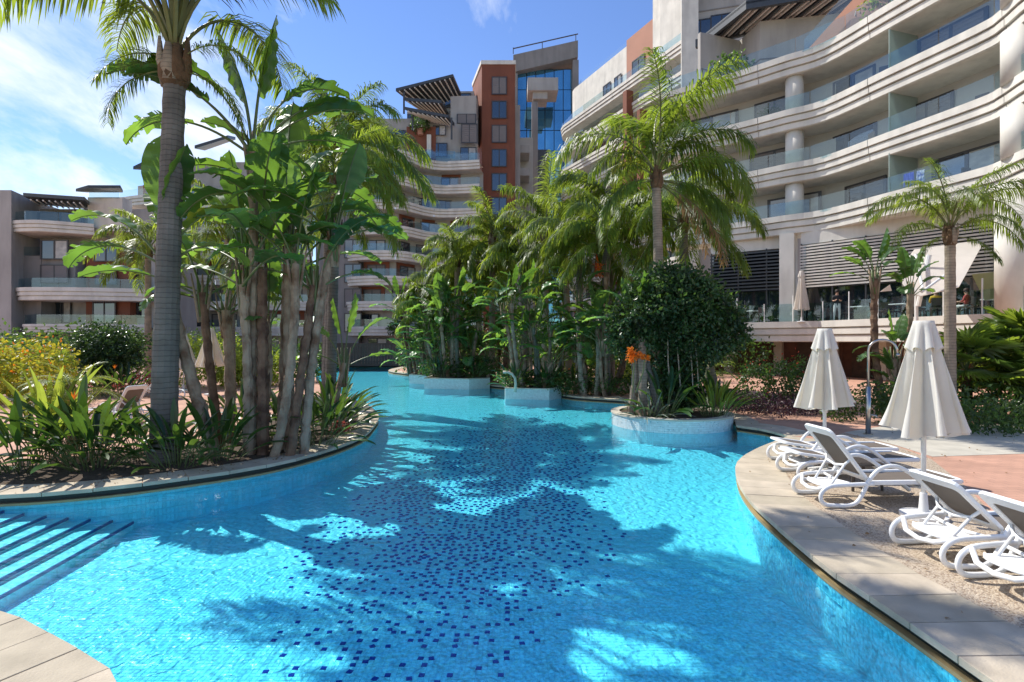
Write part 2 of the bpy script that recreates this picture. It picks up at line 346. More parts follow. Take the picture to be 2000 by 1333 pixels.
# foliage
m_frond = mat('palm_leaflet', (.074, .120, .024), rough=.42, var=.45, vscale=1.4, trans=(.38, .50, .045), tfac=.44, rnd=.22)
m_frondy = mat('yellow_palm_leaflet', (.22, .22, .03), rough=.5, var=.3, vscale=1.5, trans=(.55, .52, .05), tfac=.45, rnd=.1)
m_frondb = mat('dry_palm_leaflet', (.25, .15, .07), rough=.8, var=.3, vscale=2, trans=(.4, .25, .1), tfac=.3)
m_rach = mat('palm_rachis', (.14, .15, .05), rough=.5, var=.3)
m_ban = mat('banana_leaf', (.055, .125, .045), rough=.36, var=.35, vscale=1.2, trans=(.26, .48, .05), tfac=.38, rnd=.3, bump=.15, bscale=18)
m_bany = mat('yellowing_banana_leaf', (.20, .24, .03), rough=.35, var=.3, vscale=1.5, trans=(.62, .60, .04), tfac=.45, col2=(.07, .14, .03))
m_pet = mat('leaf_stalk', (.10, .14, .045), rough=.4, var=.25)
m_blade = mat('strap_leaf', (.026, .062, .016), rough=.3, var=.4, vscale=2, trans=(.15, .28, .03), tfac=.26, rnd=.35)
m_bladey = mat('light_strap_leaf', (.12, .20, .03), rough=.35, var=.3, vscale=2, trans=(.5, .6, .07), tfac=.45, rnd=.2)
m_bark = mat('palm_bark', (.145, .13, .115), rough=.9, var=.32, vscale=2.2, bump=.6, bscale=14, detail=8)
m_bark2 = mat('warm_palm_bark', (.29, .235, .18), rough=.9, var=.3, vscale=4, bump=.6, bscale=14, detail=8)
def ringed(m, sc=3.6):
    t = m.node_tree; b = t.nodes['Principled BSDF']; tco = N(t, 'ShaderNodeTexCoord'); wv = N(t, 'ShaderNodeTexWave'); wv.bands_direction = 'Z'; wv.wave_profile = 'SAW'
    wv.inputs['Scale'].default_value = sc; wv.inputs['Distortion'].default_value = 2.2; wv.inputs['Detail'].default_value = 3; wv.inputs['Detail Scale'].default_value = 1.5
    t.links.new(tco.outputs['Object'], wv.inputs['Vector'])
    mr = N(t, 'ShaderNodeMapRange'); mr.inputs['From Min'].default_value = 0; mr.inputs['From Max'].default_value = .22; mr.inputs['To Min'].default_value = .45; mr.inputs['To Max'].default_value = 1; t.links.new(wv.outputs['Fac'], mr.inputs['Value'])
    l = b.inputs['Base Color'].links[0].from_socket; vm = N(t, 'ShaderNodeVectorMath'); vm.operation = 'SCALE'; t.links.new(l, vm.inputs[0]); t.links.new(mr.outputs[0], vm.inputs['Scale']); t.links.new(vm.outputs[0], b.inputs['Base Color'])
    bp = N(t, 'ShaderNodeBump'); bp.inputs['Strength'].default_value = .7; bp.inputs['Distance'].default_value = .02; t.links.new(wv.outputs['Fac'], bp.inputs['Height']); t.links.new(b.inputs['Normal'].links[0].from_socket, bp.inputs['Normal']); t.links.new(bp.outputs[0], b.inputs['Normal'])
ringed(m_bark); ringed(m_bark2, 4.5)
m_stem = mat('banana_stem', (.34, .26, .185), rough=.9, col2=(.15, .085, .05), vscale=3.5, bump=.9, bscale=16, detail=8, c2lo=.42, c2hi=.66)
m_stemd = mat('banana_stem_dark', (.20, .12, .075), rough=.9, col2=(.09, .045, .028), vscale=4, bump=.9, bscale=16, detail=8)
m_fib = mat('palm_fibre', (.13, .075, .04), rough=.95, var=.4, vscale=6, bump=1, bscale=30)
m_boot = mat('leaf_boot', (.40, .34, .26), rough=.85, var=.3, vscale=3, bump=.4)
m_hedge = mat('hedge_leaf', (.035, .075, .018), rough=.4, var=.6, vscale=1.7, trans=(.15, .28, .04), tfac=.35)
m_ivy = mat('glossy_dark_leaf', (.030, .070, .022), rough=.38, var=.55, vscale=2.0, trans=(.09, .18, .03), tfac=.22)
m_croton = mat('yellow_croton_leaf', (.46, .40, .035), rough=.45, col2=(.16, .24, .03), vscale=2.4, trans=(.80, .66, .05), tfac=.4)
m_redleaf = mat('red_leaf', (.28, .06, .05), rough=.5, var=.4, vscale=5, trans=(.5, .1, .08), tfac=.35)
m_purple = mat('purple_leaf', (.055, .02, .03), rough=.45, var=.4, vscale=4, trans=(.1, .03, .05), tfac=.2)
m_orangefl = mat('orange_petal', (.85, .22, .015), rough=.5, var=.15, trans=(.9, .3, .02), tfac=.4)
m_redfl = mat('red_petal', (.55, .07, .03), rough=.5, var=.2, trans=(.6, .1, .05), tfac=.3)
m_limefol = mat('lime_leaf', (.20, .26, .03), rough=.45, var=.4, vscale=2, trans=(.5, .6, .06), tfac=.4)
m_greyleaf = mat('grey_leaf', (.16, .18, .15), rough=.6, var=.25, vscale=4, trans=(.2, .22, .15), tfac=.2)

# ------------------------------------------------------------------ ground, pool
WZ = -.15; FZ = -.66
def fz(y): return FZ if y < 6.5 else FZ+.28*min(1, (y-6.5)/8)
right_edge = [(2.95, .6), (2.88, 2.2), (2.86, 3.16), (2.84, 4.0), (2.81, 4.6), (2.84, 5.16), (2.9, 5.82), (3.02, 6.75), (3.29, 7.78), (3.76, 8.9), (4.5, 9.9), (5.3, 10.75), (5.85, 11.3)]
far_right = [(5.85, 11.3), (5.75, 12.2), (5.35, 12.75)]
back_right = [(5.35, 12.75), (5.75, 14.2), (5.2, 16.4), (3.9, 18.2), (2.2, 19.5), (1.0, 22), (-1.0, 24.5), (-3.6, 27.0), (-5.0, 31), (-8.4, 36.5), (-8.4, 44.0)]
far = [(-8.4, 44.0), (-12, 44.2), (-17, 44.0)]
left_edge = [(-17, 44), (-13.2, 36), (-9.8, 27), (-6.8, 21), (-4.95, 17.6), (-4.05, 15.7), (-3.52, 14.1), (-3.30, 12.8), (-3.17, 11.2), (-3.50, 9.65), (-4.02, 8.62), (-4.92, 7.80), (-5.7, 7.3), (-6.62, 7.0), (-7.9, 6.95), (-9.5, 7.0)]
stair_side = [(-9.5, 7.0), (-9.6, 4.75)]
near_left = [(-9.6, 4.75), (-7.6, 4.75), (-5.6, 4.55), (-3.74, 3.93), (-3.09, 3.6), (-2.35, 3.16), (-1.9, 2.5), (-1.75, 1.6), (-1.75, .6)]
def sm(p, n=4): return [(q.x, q.y) for q in catmull(p, n)]
segs = [sm(right_edge), far_right, sm(back_right), far, sm(left_edge), stair_side, sm(near_left), [(-1.75, .6), (2.95, .6)]]
pool = []
for s_ in segs: pool += s_[:-1]
ccw = sum(a[0]*b[1]-b[0]*a[1] for a, b in zip(pool, pool[1:]+pool[:1])) > 0
def polymesh(name, loops, z, m, **kw):
    vs = [[Vector((p[0], p[1], z)) for p in lp] for lp in loops]; flat = [v for lp in vs for v in lp]
    mb = MB(); tris = tessellate_polygon(vs)
    fs = []
    for t_ in tris:
        a, b_, c_ = (flat[i] for i in t_)
        fs.append(tuple(t_) if (b_-a).cross(c_-a).z > 0 else tuple(reversed(t_)))
    mb.add(flat, fs); o = mb.build(name, m); return o
big = [(-900, -20), (900, -20), (900, 1500), (-900, 1500)]
gr = polymesh('ground', [big, pool], -.004, m_deck); tag(gr, 'terracotta paved ground round the pool', None, None, 'structure')
fl = polymesh('pool_floor', [pool], FZ, m_floor)
bm = bmesh.new(); bm.from_mesh(fl.data)
for yy in (6.5, 14.5): bmesh.ops.bisect_plane(bm, geom=bm.verts[:]+bm.edges[:]+bm.faces[:], plane_co=(0, yy, 0), plane_no=(0, 1, 0))
for v_ in bm.verts: v_.co.z = fz(v_.co.y)
bm.to_mesh(fl.data); bm.free(); tag(fl, 'light blue mosaic pool floor', None, None, 'structure')
wt = polymesh('pool_water', [pool], WZ, m_water); tag(wt, 'clear blue pool water', None, None, 'structure')
def uvstrip(name, path, z0, z1, m, closed=False, parent=None, th=0):
    mb = MB(); pts = list(path)+([path[0]] if closed else [])
    L = [0]
    for a, b_ in zip(pts, pts[1:]): L.append(L[-1]+math.hypot(b_[0]-a[0], b_[1]-a[1]))
    strip(mb, pts, z0, pts, z1); o = mb.build(name, m, parent); uv = o.data.uv_layers.new(name='UVMap'); n = len(pts)
    for li, l in enumerate(o.data.loops):
        i = l.vertex_index; uv.data[li].uv = (L[i % n], (z0 if i < n else z1))
    return o
w = uvstrip('pool_wall', pool, FZ, -.145, m_wall, closed=True); tag(w, 'tiled side wall of the pool', None, None, 'structure')
PW = w
def poolout(path, d):       # offsets away from the water (pool runs counter-clockwise: outside is the right-hand side)
    return offset(path, d if ccw else -d)
ring = pool+[pool[0]]
sl_ = MB(); inn = poolout(ring, .05); strip(sl_, inn, -.15, inn, -.02); strip(sl_, ring, -.146, inn, -.146); s1 = sl_.build('overflow_slot', m_slot, PW)
lp_ = MB(); a_ = poolout(ring, -.018); strip(lp_, a_, -.152, a_, -.122); strip(lp_, a_, -.122, inn, -.122); strip(lp_, ring, -.152, a_, -.152); lp_.build('overflow_lip', m_lip, PW)
COP = []
def coping(path, width, step, name='coping_stone', label=None, zt=.0, m=m_cop, th=.05, over=.03, root=None):
    pts = resample(path, step); a = poolout(pts, -over); b_ = poolout(pts, width); jo = .004
    for i in range(len(pts)-1):
        p0, p1, q1, q0 = a[i], a[i+1], b_[i+1], b_[i]
        d = (p1-p0).normalized()*jo; e_ = (q1-q0).normalized()*jo
        nsub = 3; poly = []
        fine = resample([pts[i], pts[i+1]], 99)
        z = zt+random.uniform(0, .004)
        mb = MB(); mb.prism([p0+d, p1-d, q1-e_, q0+e_] if not ccw else [p0+d, p1-d, q1-e_, q0+e_][::-1], z-th, z+.004)
        o = mb.build(name, m, root, bevel=.004)
ec = empty('pool_coping', (0, 0, 0), kind='structure', label='row of beige coping stones round the pool')
coping(sm(right_edge, 8), .68, .40, root=ec); coping(sm(left_edge[4:], 8), .50, .55, root=ec, label='')
coping(sm(near_left, 8), .85, .42, root=ec)
coping(far_right, .75, .6, root=ec); coping(sm(back_right), .5, .8, root=ec)
mb = MB(); strip(mb, poolout(ring, -.02), -.05, poolout(ring, .1), -.05); mb.build('coping_bed', m_slot, ec)
# gravel-like pebble strip between coping and paving
pb = poolout([Vector((x, y, 0)) for x, y in sm(right_edge)], .67)
outer = [(7.2, 11.7), (7.35, 10.4), (7.1, 9.1), (6.3, 7.5), (5.55, 6.2), (5.15, 4.8), (5.1, 3.0), (5.1, .6)]
pe = polymesh('pebble_path', [[(p.x, p.y) for p in pb]+outer], .0, m_peb); tag(pe, 'band of brown pebble aggregate', None, None, 'structure')
# pale stone borders on the far side
bd = polymesh('stone_border', [[(5.35+.72, 12.75), (6.6, 11.9), (7.3, 11.72), (8.4, 12.0), (16, 12.1), (16, 10.0), (11.5, 9.5), (7.4, 10.35), (7.22, 11.85)][0:0]+[(7.25, 11.75), (7.37, 10.4), (7.27, 9.3), (9.5, 9.6), (14, 11.2), (16, 13.0), (9.0, 12.8)]], .001, m_ledge); tag(bd, 'pale stone border paving by the shower', None, None, 'structure')
# mosaic tiles, real pieces near the camera
TS = .045
def pool_in(x, y, marg=.06):
    c = False; n = len(pool); j = n-1
    for i in range(n):
        xi, yi = pool[i]; xj, yj = pool[j]
        if (yi > y) != (yj > y) and x < (xj-xi)*(y-yi)/(yj-yi)+xi: c = not c
        j = i
    return c
cell = {}
for iy in range(int(3.3/TS), int(6.3/TS)):
    y = iy*TS; xr = [x*.1 for x in range(-70, 36)]
    ins = [x for x in xr if pool_in(x, y)]
    if ins: cell[iy] = (max(min(ins), -.99*y-.1, -5.05), min(max(ins), .99*y))
def centre(y): return -.85+.10*(y-5) if y < 9 else -.45+.10*(y-9)
def halfw(y):
    if y < 4: return 1.2
    if y < 9: return 1.3+.25*(y-4)
    return 2.5-.07*(y-9)
def bdens(x, y):
    dx = (x-centre(y))/halfw(y); nn = mnoise.noise(Vector((x*.9, y*.7, 2)))
    d = 1-dx*dx+nn*.45
    if d <= 0: return 0
    fy = min(1, (y-3.6)/1.2) if y < 4.8 else (1 if y < 9 else max(.0, 1-(y-9)/9)*.8)
    return .42*min(1, d*.9)**1.4*max(0, fy)*(.35 if y < 5.4 else .35+.65*min(1, (y-5.4)/1.5))
blue = []; rb = random.Random(5)
taken = set()
for iy in range(int(3.5/TS), int(23/TS)):
    for ix in range(int(-5/TS), int(5/TS)):
        x, y = ix*TS, iy*TS
        if (ix-1, iy) in taken or (ix, iy-1) in taken or ((ix-1, iy-1) in taken and rb.random() < .6) or ((ix+1, iy-1) in taken and rb.random() < .6): continue
        if rb.random() < bdens(x, y)*1.15 and pool_in(x, y): blue.append((x, y)); taken.add((ix, iy))
def tilegeo(mb, x, y, s, h, a):
    if x or y:
        w_ = mnoise.noise_vector(Vector((x*2.6, y*2.6, 0)))*.011; x += w_.x; y += w_.y; a += w_.z*6
    c_, s_ = math.cos(a)*s/2, math.sin(a)*s/2
    q = [(x+c_-s_, y+s_+c_), (x-c_-s_, y-s_+c_), (x-c_+s_, y-s_-c_), (x+c_+s_, y+s_-c_)]
    vs = [(px, py, fz(py)) for px, py in q]+[(x+(px-x)*.93, y+(py-y)*.93, fz(py)+h) for px, py in q]
    mb.add(vs, ((4, 5, 6, 7), (0, 1, 5, 4), (1, 2, 6, 5), (2, 3, 7, 6), (3, 0, 4, 7)))
mb = MB(); rt = random.Random(3)
for iy, (x0, x1) in cell.items():
    for ix in range(int(x0/TS), int(x1/TS)):
        if (ix, iy) in taken: continue
        tilegeo(mb, ix*TS, iy*TS, TS*.93, .003+rt.random()*.0012, rt.gauss(0, .05))
o = mb.build('mosaic_tile', m_tile, fl); o['kind'] = 'stuff'
tm = MB(); tilegeo(tm, 0, 0, TS*1.05, .006, 0); tme = tm.mesh('cobalt_tile', m_blue)
blue.sort(key=lambda p: p[1]); vis = [p for p in blue if abs(p[0])/p[1] < .95 and p[1] > 4.1]
for x, y in vis[:290]: inst("cobalt_tile", tme, fl, (x, y, 0), (0, 0, rt.gauss(0, .22)))
mb = MB()
for x, y in vis[290:]: tilegeo(mb, x, y, TS*1.05*(1 if y < 9 else 1.1), .006, rt.gauss(0, .22))
o = mb.build('cobalt_tile', m_blue, fl); o['kind'] = 'stuff'
# tiles of the near right wall
mb = MB(); pts = resample([p for p in sm(right_edge, 10) if p[1] < 7.2], .05)
inr = poolout(pts, -.004)
for i in range(len(pts)-1):
    for k in range(5):
        z1 = -.155-k*.1; z0 = z1-.096; a, b_ = pts[i], pts[i+1]; c_, d_ = inr[i], inr[i+1]
        e1 = (b_-a)*.04; A = a+e1; B = b_-e1; C = c_+e1*1.6; D = d_-e1*1.6
        mb.add([(A.x, A.y, z0), (B.x, B.y, z0), (B.x, B.y, z1), (A.x, A.y, z1), (C.x, C.y, z0+.003), (D.x, D.y, z0+.003), (D.x, D.y, z1-.003), (C.x, C.y, z1-.003)],
               ((4, 5, 6, 7), (0, 1, 5, 4), (1, 2, 6, 5), (2, 3, 7, 6), (3, 0, 4, 7)))
o = mb.build('wall_tile', m_tile, PW); o['kind'] = 'stuff'
# underwater inlet on the right wall
mb = MB(); mb.lathe((0, 0, 0), [(.001, .012), (.03, .012), (.045, .004), (.05, 0)], 16)
o = mb.build('water_inlet', m_white, PW, smooth=True); o.location = (2.82, 4.95, -.32); o.rotation_euler = (0, R(-90), 0)
# steps into the pool on the left
es = empty('pool_steps', (0, 0, 0), kind='structure', label='broad pale steps leading down into the pool on the left')
for k in range(8):
    xr0 = -5.28-.225*k; z = -.52+.052*k
    y1 = 7.50-.25*k*.225 if k < 5 else 7.12
    y0 = 4.55; xa = xr0+.31
    poly = [(xa, y0), (xr0, y1), (xr0-.25 if k < 7 else -9.5, y1), (xa-.25 if k < 7 else -9.5, y0)]
    mb = MB(); mb.prism(poly, FZ-.02, z); mb.build('step', m_step, es)
    d = Vector((xr0-xa, y1-y0)).normalized(); nrm = Vector((d.y, -d.x))
    q = [Vector((xa, y0)), Vector((xr0, y1))]
    if nrm.x < 0: nrm = -nrm
    mb = MB(); mb.prism([q[0]+nrm*.006, q[1]+nrm*.006, q[1]-nrm*.016, q[0]-nrm*.016], z-.03, z+.004); mb.build('nosing', m_nose, es)
# ------------------------------------------------------------------ planters standing in the pool
def planter(name, label, poly, ztop, cz=.04, soil=True):
    """low tiled planter: wall, rim, soil; poly counter-clockwise (x,y)"""
    cx = sum(p[0] for p in poly)/len(poly); cy = sum(p[1] for p in poly)/len(poly)
    e_ = empty(name, (cx, cy, 0), label=label, cat='planter', group='tiled planters in the pool')
    lp = [Vector((p[0]-cx, p[1]-cy, 0)) for p in poly]; ring_ = lp+[lp[0]]
    mb = MB(); L = 0
    o = uvstrip('tiled_wall', [(p.x, p.y) for p in ring_], WZ, ztop, m_whitetile, parent=e_); o = uvstrip('submerged_wall', [(p.x, p.y) for p in ring_], FZ, WZ, m_whitetile, parent=e_)
    def shr(k): return [p*(1-k/max(.2, p.length)) for p in ring_]
    mb = MB(); a = shr(-.02); b_ = shr(.2)
    strip(mb, a, ztop-.03, a, ztop+.01); strip(mb, a, ztop+.01, b_, ztop+.01); strip(mb, b_, ztop+.01, b_, ztop-.06); strip(mb, a, ztop-.03, ring_, ztop-.03)
    mb.build('rim', m_ledge, e_)
    mb = MB(); s_ = shr(.17); mb.prism([(p.x, p.y) for p in s_[:-1]], FZ, ztop-.03); mb.build('soil', m_soil, e_)
    # speckled blue mosaic dots on the wall
    if name == 'round_planter':
        mb = MB(); rr = random.Random(2); n = len(lp)
        for _ in range(150):
            i = rr.randrange(n); t_ = rr.random(); a_ = ring_[i]; b__ = ring_[i+1]
            if (a_.y+b__.y)/2 > .3: continue
            p = a_.lerp(b__, t_); d = (b__-a_).normalized()*.011; z = rr.uniform(WZ-.05, ztop-.05); nn = Vector((d.y, -d.x, 0)).normalized()*.003
            q0 = p-d+nn; q1 = p+d+nn
            mb.quad((q0.x, q0.y, z), (q1.x, q1.y, z), (q1.x, q1.y, z+.024), (q0.x, q0.y, z+.024))
        o = mb.build('mosaic_dot', mat('aqua_tile', (.30, .52, .56), rough=.3), e_); o['kind'] = 'stuff'
    return e_
circ = [(4.1+1.5*math.cos(2*PI*i/48), 13.9+1.5*math.sin(2*PI*i/48)) for i in range(48)]
planter('round_planter', 'round white mosaic planter holding the dark ivy covered tree', circ, .17)
planter('angular_planter', 'angular white tiled planter under the middle banana clump, next to the arched spout', [(-.25, 19.9), (1.35, 19.5), (1.85, 20.1), (1.75, 22.2), (-.3, 22.2)], .26)
planter('angular_planter', 'low white tiled planter under the left tree clump farther up the pool', [(-3.95, 24.2), (-1.9, 23.7), (-1.0, 24.3), (-1.2, 27.5), (-3.9, 27.5)], .33)
planter('angular_planter', 'farthest small tiled planter with no rim plants, beside the dark wooden bridge', [(-5.2, 27.2), (-4.2, 26.6), (-4.0, 28.6), (-5.2, 28.6)], .30)
# planted beds (soil) on the decks
def bed(poly, label, z=.012): o = polymesh('planting_bed', [poly], z, m_soil); tag(o, label, None, None, 'structure')
li = poolout([Vector((x, y, 0)) for x, y in sm(left_edge[4:])], .49)
bed([(p.x, p.y) for p in li]+[(-9.5, 8.3), (-7.0, 8.7), (-6.2, 10.2), (-6.0, 13), (-6.2, 16), (-7.6, 19.5)], 'dark soil bed on the left bank')
# ------------------------------------------------------------------ buildings
def mk_window_meshes():
    f = MB(); t_ = .055
    f.box((0, 0, -.5+t_/2), (1, .5, t_)); f.box((0, 0, .5-t_/2), (1, .5, t_))
    f.box((-.5+t_/2, 0, 0), (t_, .499, 1-2*t_)); f.box((.5-t_/2, 0, 0), (t_, .499, 1-2*t_)); f.box((0, -.02, 0), (t_*.9, .46, 1-2*t_))
    p = MB(); p.box((-.25, .02, 0), (.44, .1, .9)); p.box((.25, .08, 0), (.44, .1, .9))
    s = MB()
    for i in range(10): s.box((0, 0, -.45+i*.1), (.92, .3, .094))
    return f.mesh('window', m_frame), p.mesh('pane', m_pane), s.mesh('shutter', m_shut)
WF, WP, WS = mk_window_meshes()
_p = MB(); _p.box((-.25, .02, 0), (.44, .1, .9)); _p.cur = 1; _p.box((.25, .10, 0), (.44, .1, .9)); _p.cur = 0; _p.box((.25, .04, 0), (.44, .02, .9)) if False else None
WPC = _p.mesh('pane', [m_pane, mat('curtained_pane', (.40, .38, .35), rough=.15, var=.25, vscale=5)])
def window(root, c, w, h, ang, shut=False, name='window'):
    o = inst(name, WF, root, c, (0, 0, ang), (w, .16, h))
    q = inst('shutter' if shut else 'pane', WS if shut else (WPC if random.random() < .35 else WP), o)
    return o
def lerp_path(path, L, d):
    for i in range(len(path)-1):
        if d <= L[i+1] or i == len(path)-2:
            t_ = (d-L[i])/(L[i+1]-L[i]); a, b_ = path[i], path[i+1]; v = b_-a
            return a.lerp(b_, t_), math.atan2(v.y, v.x)
def plen(path):
    L = [0]
    for a, b_ in zip(path, path[1:]): L.append(L[-1]+(b_-a).length)
    return L
def subpath(path, L, a, b_):
    r_ = [lerp_path(path, L, a)[0]]
    for i in range(len(path)):
        if a+.05 < L[i] < b_-.05: r_.append(path[i])
    r_.append(lerp_path(path, L, b_)[0]); return r_
def V2(pts): return [Vector((p[0], p[1], 0)) for p in pts]
def fascia(root, path, zb, h, m=m_conc, k=1.0, name='balcony_band'):
    """stepped triple-ridge balcony front"""
    mb = MB(); ridges = [(0, .0, .30), (.10, .36, .64), (.20, .70, 1.0)]
    prev = None; prof = []
    prof.append((-.22*k, 0)); prof.append((-.22*k, .02))
    for o_, a, b_ in ((-.16, .03, .30), (-.07, .37, .63), (0, .70, 1.0)):
        prof += [(o_*k, a*h), (o_*k, b_*h), ((o_-.10)*k, b_*h+.005), ((o_-.10)*k, min(1.0, b_+.07)*h if b_ < 1 else h+.006)]
    prof = prof[:-2]+[(-.25*k, h+.0)]
    for (o1, z1), (o2, z2) in zip(prof, prof[1:]):
        strip(mb, offset(path, o1), zb+z1, offset(path, o2), zb+z2)
    return mb.build(name, m, root)
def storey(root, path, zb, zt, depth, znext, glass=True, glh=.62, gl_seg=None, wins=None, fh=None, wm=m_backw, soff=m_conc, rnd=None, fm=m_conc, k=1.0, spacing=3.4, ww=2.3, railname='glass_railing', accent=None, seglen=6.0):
    """one balcony level: band zb..zt, back wall from zt up to znext, windows"""
    Lp = plen(path); step = seglen; d0 = 0; npc = max(1, round(Lp[-1]/step))
    for i_ in range(npc): fascia(root, subpath(path, Lp, Lp[-1]*i_/npc+.015, Lp[-1]*(i_+1)/npc-.015), zb, zt-zb, fm, k)
    bk = offset(path, -depth); mb = MB(); a = offset(path, -.2*k)
    strip(mb, a, zb+.02, bk, zb+.02); strip(mb, a, zt-.35, bk, zt-.35); mb.build('balcony_slab', soff, root)
    if glass:
        g_ = resample(offset(path, -.12*k), gl_seg or 3.2)
        for i in range(len(g_)-1):
            d = (g_[i+1]-g_[i]).normalized()*.02
            q = [g_[i]+d, g_[i+1]-d]; ib = offset(q, -.015); mb = MB()
            mb.prism([(q[0].x, q[0].y), (q[1].x, q[1].y), (ib[1].x, ib[1].y), (ib[0].x, ib[0].y)], zt-.1, zt+glh); mb.build(railname, m_glass, root)
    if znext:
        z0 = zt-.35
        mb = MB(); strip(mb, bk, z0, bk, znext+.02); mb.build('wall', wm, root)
        L = plen(bk); d = spacing*.6; rr = rnd or random; i = 0
        while d < L[-1]-ww/2:
            p, ang = lerp_path(bk, L, d); h = (znext-z0)*.84
            n_ = Vector((math.sin(ang), -math.cos(ang), 0))
            wq = ww*rr.choice((.8, 1, 1.15))
            if accent and rr.random() < accent:
                mb = MB(); mb.box((0, 0, 0), (wq+.9, .1, znext-z0)); o = mb.build('orange_panel', m_orange, root); o.location = (p.x+n_.x*.03, p.y+n_.y*.03, (z0+znext)/2); o.rotation_euler = (0, 0, ang); 
            window(root, (p.x+n_.x*.09, p.y+n_.y*.09, z0+h/2+.03), wq, h, ang, shut=rr.random() < .33)
            d += spacing*rr.choice((.9, 1, 1.15)); i += 1
rw = random.Random(4)
# ---- right hand wing, nearest
B1 = empty('apartment_building', (18, 30, 0), label='nearest right apartment wing with wavy cream balcony bands and round columns above the restaurant', cat='building')
B1.location = (0, 0, 0)
NP = V2([(9.6, 34.6), (11.2, 33.3), (13.5, 31.5), (15.2, 29.9), (16.6, 28.6), (17.7, 25.4), (18.9, 21.9), (18.95, 20.9), (18.65, 19.6), (18.6, 18), (19.0, 15)])
NP = catmull([(p.x, p.y) for p in NP], 4)
LV = [(7.95, 9.0), (10.8, 11.85), (13.75, 14.85), (16.8, 17.9)]
for i, (zb, zt) in enumerate(LV):
    storey(B1, NP, zb, zt, 2.0, LV[i+1][0] if i < 3 else None, glh=.75, rnd=rw, spacing=4.2, ww=2.9, gl_seg=2.2, k=1.0, glass=(i < 3))
# upper right storeys (5th level, right of the penthouse)
UP = V2([(p.x, p.y) for p in offset(NP, -.5) if p.y < 27])
L5 = [(p.x, p.y) for p in NP if p.y < 27.2]
mb = MB(); q5 = offset(V2(L5), -2.6); strip(mb, q5, 17.5, q5, 24); mb.build('upper_wall', m_grey, B1)
L = plen(q5); d = 1.6
while d < L[-1]-1:
    p, ang = lerp_path(q5, L, d); n_ = Vector((math.sin(ang), -math.cos(ang), 0)); window(B1, (p.x+n_.x*.09, p.y+n_.y*.09, 19.1), 2.7, 2.3, ang); d += 4
g_ = resample(offset(NP, -.12), 2.6)
for i in range(len(g_)-1):
    d = (g_[i+1]-g_[i]).normalized()*.02; q = [g_[i]+d, g_[i+1]-d]; ib = offset(q, -.015); mb = MB()
    mb.prism([(q[0].x, q[0].y), (q[1].x, q[1].y), (ib[1].x, ib[1].y), (ib[0].x, ib[0].y)], 17.8, 18.75); mb.build('glass_railing', m_glass, B1)
def column(x, y, r, z0, z1):
    mb = MB(); mb.lathe((0, 0, 0), [(r, 0), (r, z1-z0)], 28); o = mb.build('column', m_conc, B1, smooth=True); o.location = (x, y, z0)
    return o
for zb, zt in ((9.0, 10.8), (11.85, 13.75), (14.85, 16.8)):
    column(15.95, 30.35, .47, zt-.0-(zt-zb)-.02, zt+.02); column(19.25, 20.35, .58, zb-.02, zt+.02); column(20.1, 13.5, .58, zb-.02, zt+.02)
column(19.35, 20.6, .66, 3.0, 8.0); column(20.3, 13.5, .66, 3.0, 8.0)
mb = MB(); mb.box((15.55, 30.25, 5.5), (.75, .8, 5.0), rz=R(-40)); mb.build('square_pillar', m_conc, B1)
# green glass balcony dividers
for zt, dd in ((9.0, .345), (11.85, .335), (14.85, .325)):
    L = plen(NP); 
    i0 = min(range(len(NP)), key=lambda i: abs((NP[i].x/NP[i].y*FPX+1000)-(1000+715+(zt-9)*4)))
    p, ang = lerp_path(NP, L, L[i0]); n_ = Vector((math.sin(ang), -math.cos(ang), 0))
    a = p-n_*.15; b_ = p-n_*2.2
    mb = MB(); d = (b_-a).normalized(); s_ = Vector((-d.y, d.x, 0))*.02
    mb.prism([tuple((a+s_)[:2]), tuple((b_+s_)[:2]), tuple((b_-s_)[:2]), tuple((a-s_)[:2])], zt-.1, zt+1.9); mb.build('green_divider', m_frost, B1)
# frieze, louvres, restaurant glazing
TP = V2([(9.6, 34.2), (13.5, 31.1), (16.3, 28.6), (17.6, 25.0), (18.7, 20.9), (19.0, 19.5), (19.2, 15), (19.5, 11)])
lp1 = V2([(15.95, 29.7), (18.5, 26.6), (20.95, 23.4)]); lp0 = V2([(12.2, 33.0), (15.35, 30.7)])
for lp in (lp1, lp0, V2([(21.0, 23.3), (21.8, 21.5), (22.0, 14)])):
    mb = MB(); wallstrip(mb, lp, 7.3, 8.05, .4); mb.build('frieze', m_conc, B1)
for lp, n_s, z1, z0 in ((lp1, 15, 7.28, 4.9), (lp0, 12, 7.28, 4.9), (V2([(21.0, 23.3), (21.8, 21.5), (22.0, 14)]), 15, 7.28, 4.9)):
    for i in range(n_s):
        z = z1-(z1-z0)*(i+.5)/n_s; a = offset(lp, .10); b_ = offset(lp, -.06); mb = MB()
        strip(mb, a, z-.055, a, z+.035); strip(mb, a, z+.035, b_, z+.055); strip(mb, b_, z+.055, b_, z-.03); strip(mb, b_, z-.03, a, z-.055)
        mb.build('louvre_slat', m_louv if lp is not lp0 else m_metal, B1)
    L = plen(lp); d = .05
    while d < L[-1]:
        p, ang = lerp_path(lp, L, d); mb = MB(); mb.box((p.x, p.y, 5.2), (.06, .1, 4.3), rz=ang); mb.build('mullion', m_frame, B1); d += 1.55
    b_ = offset(lp, -.35); mb = MB(); strip(mb, b_, 3.0, b_, 7.4); mb.build('restaurant_glazing', m_pane, B1)
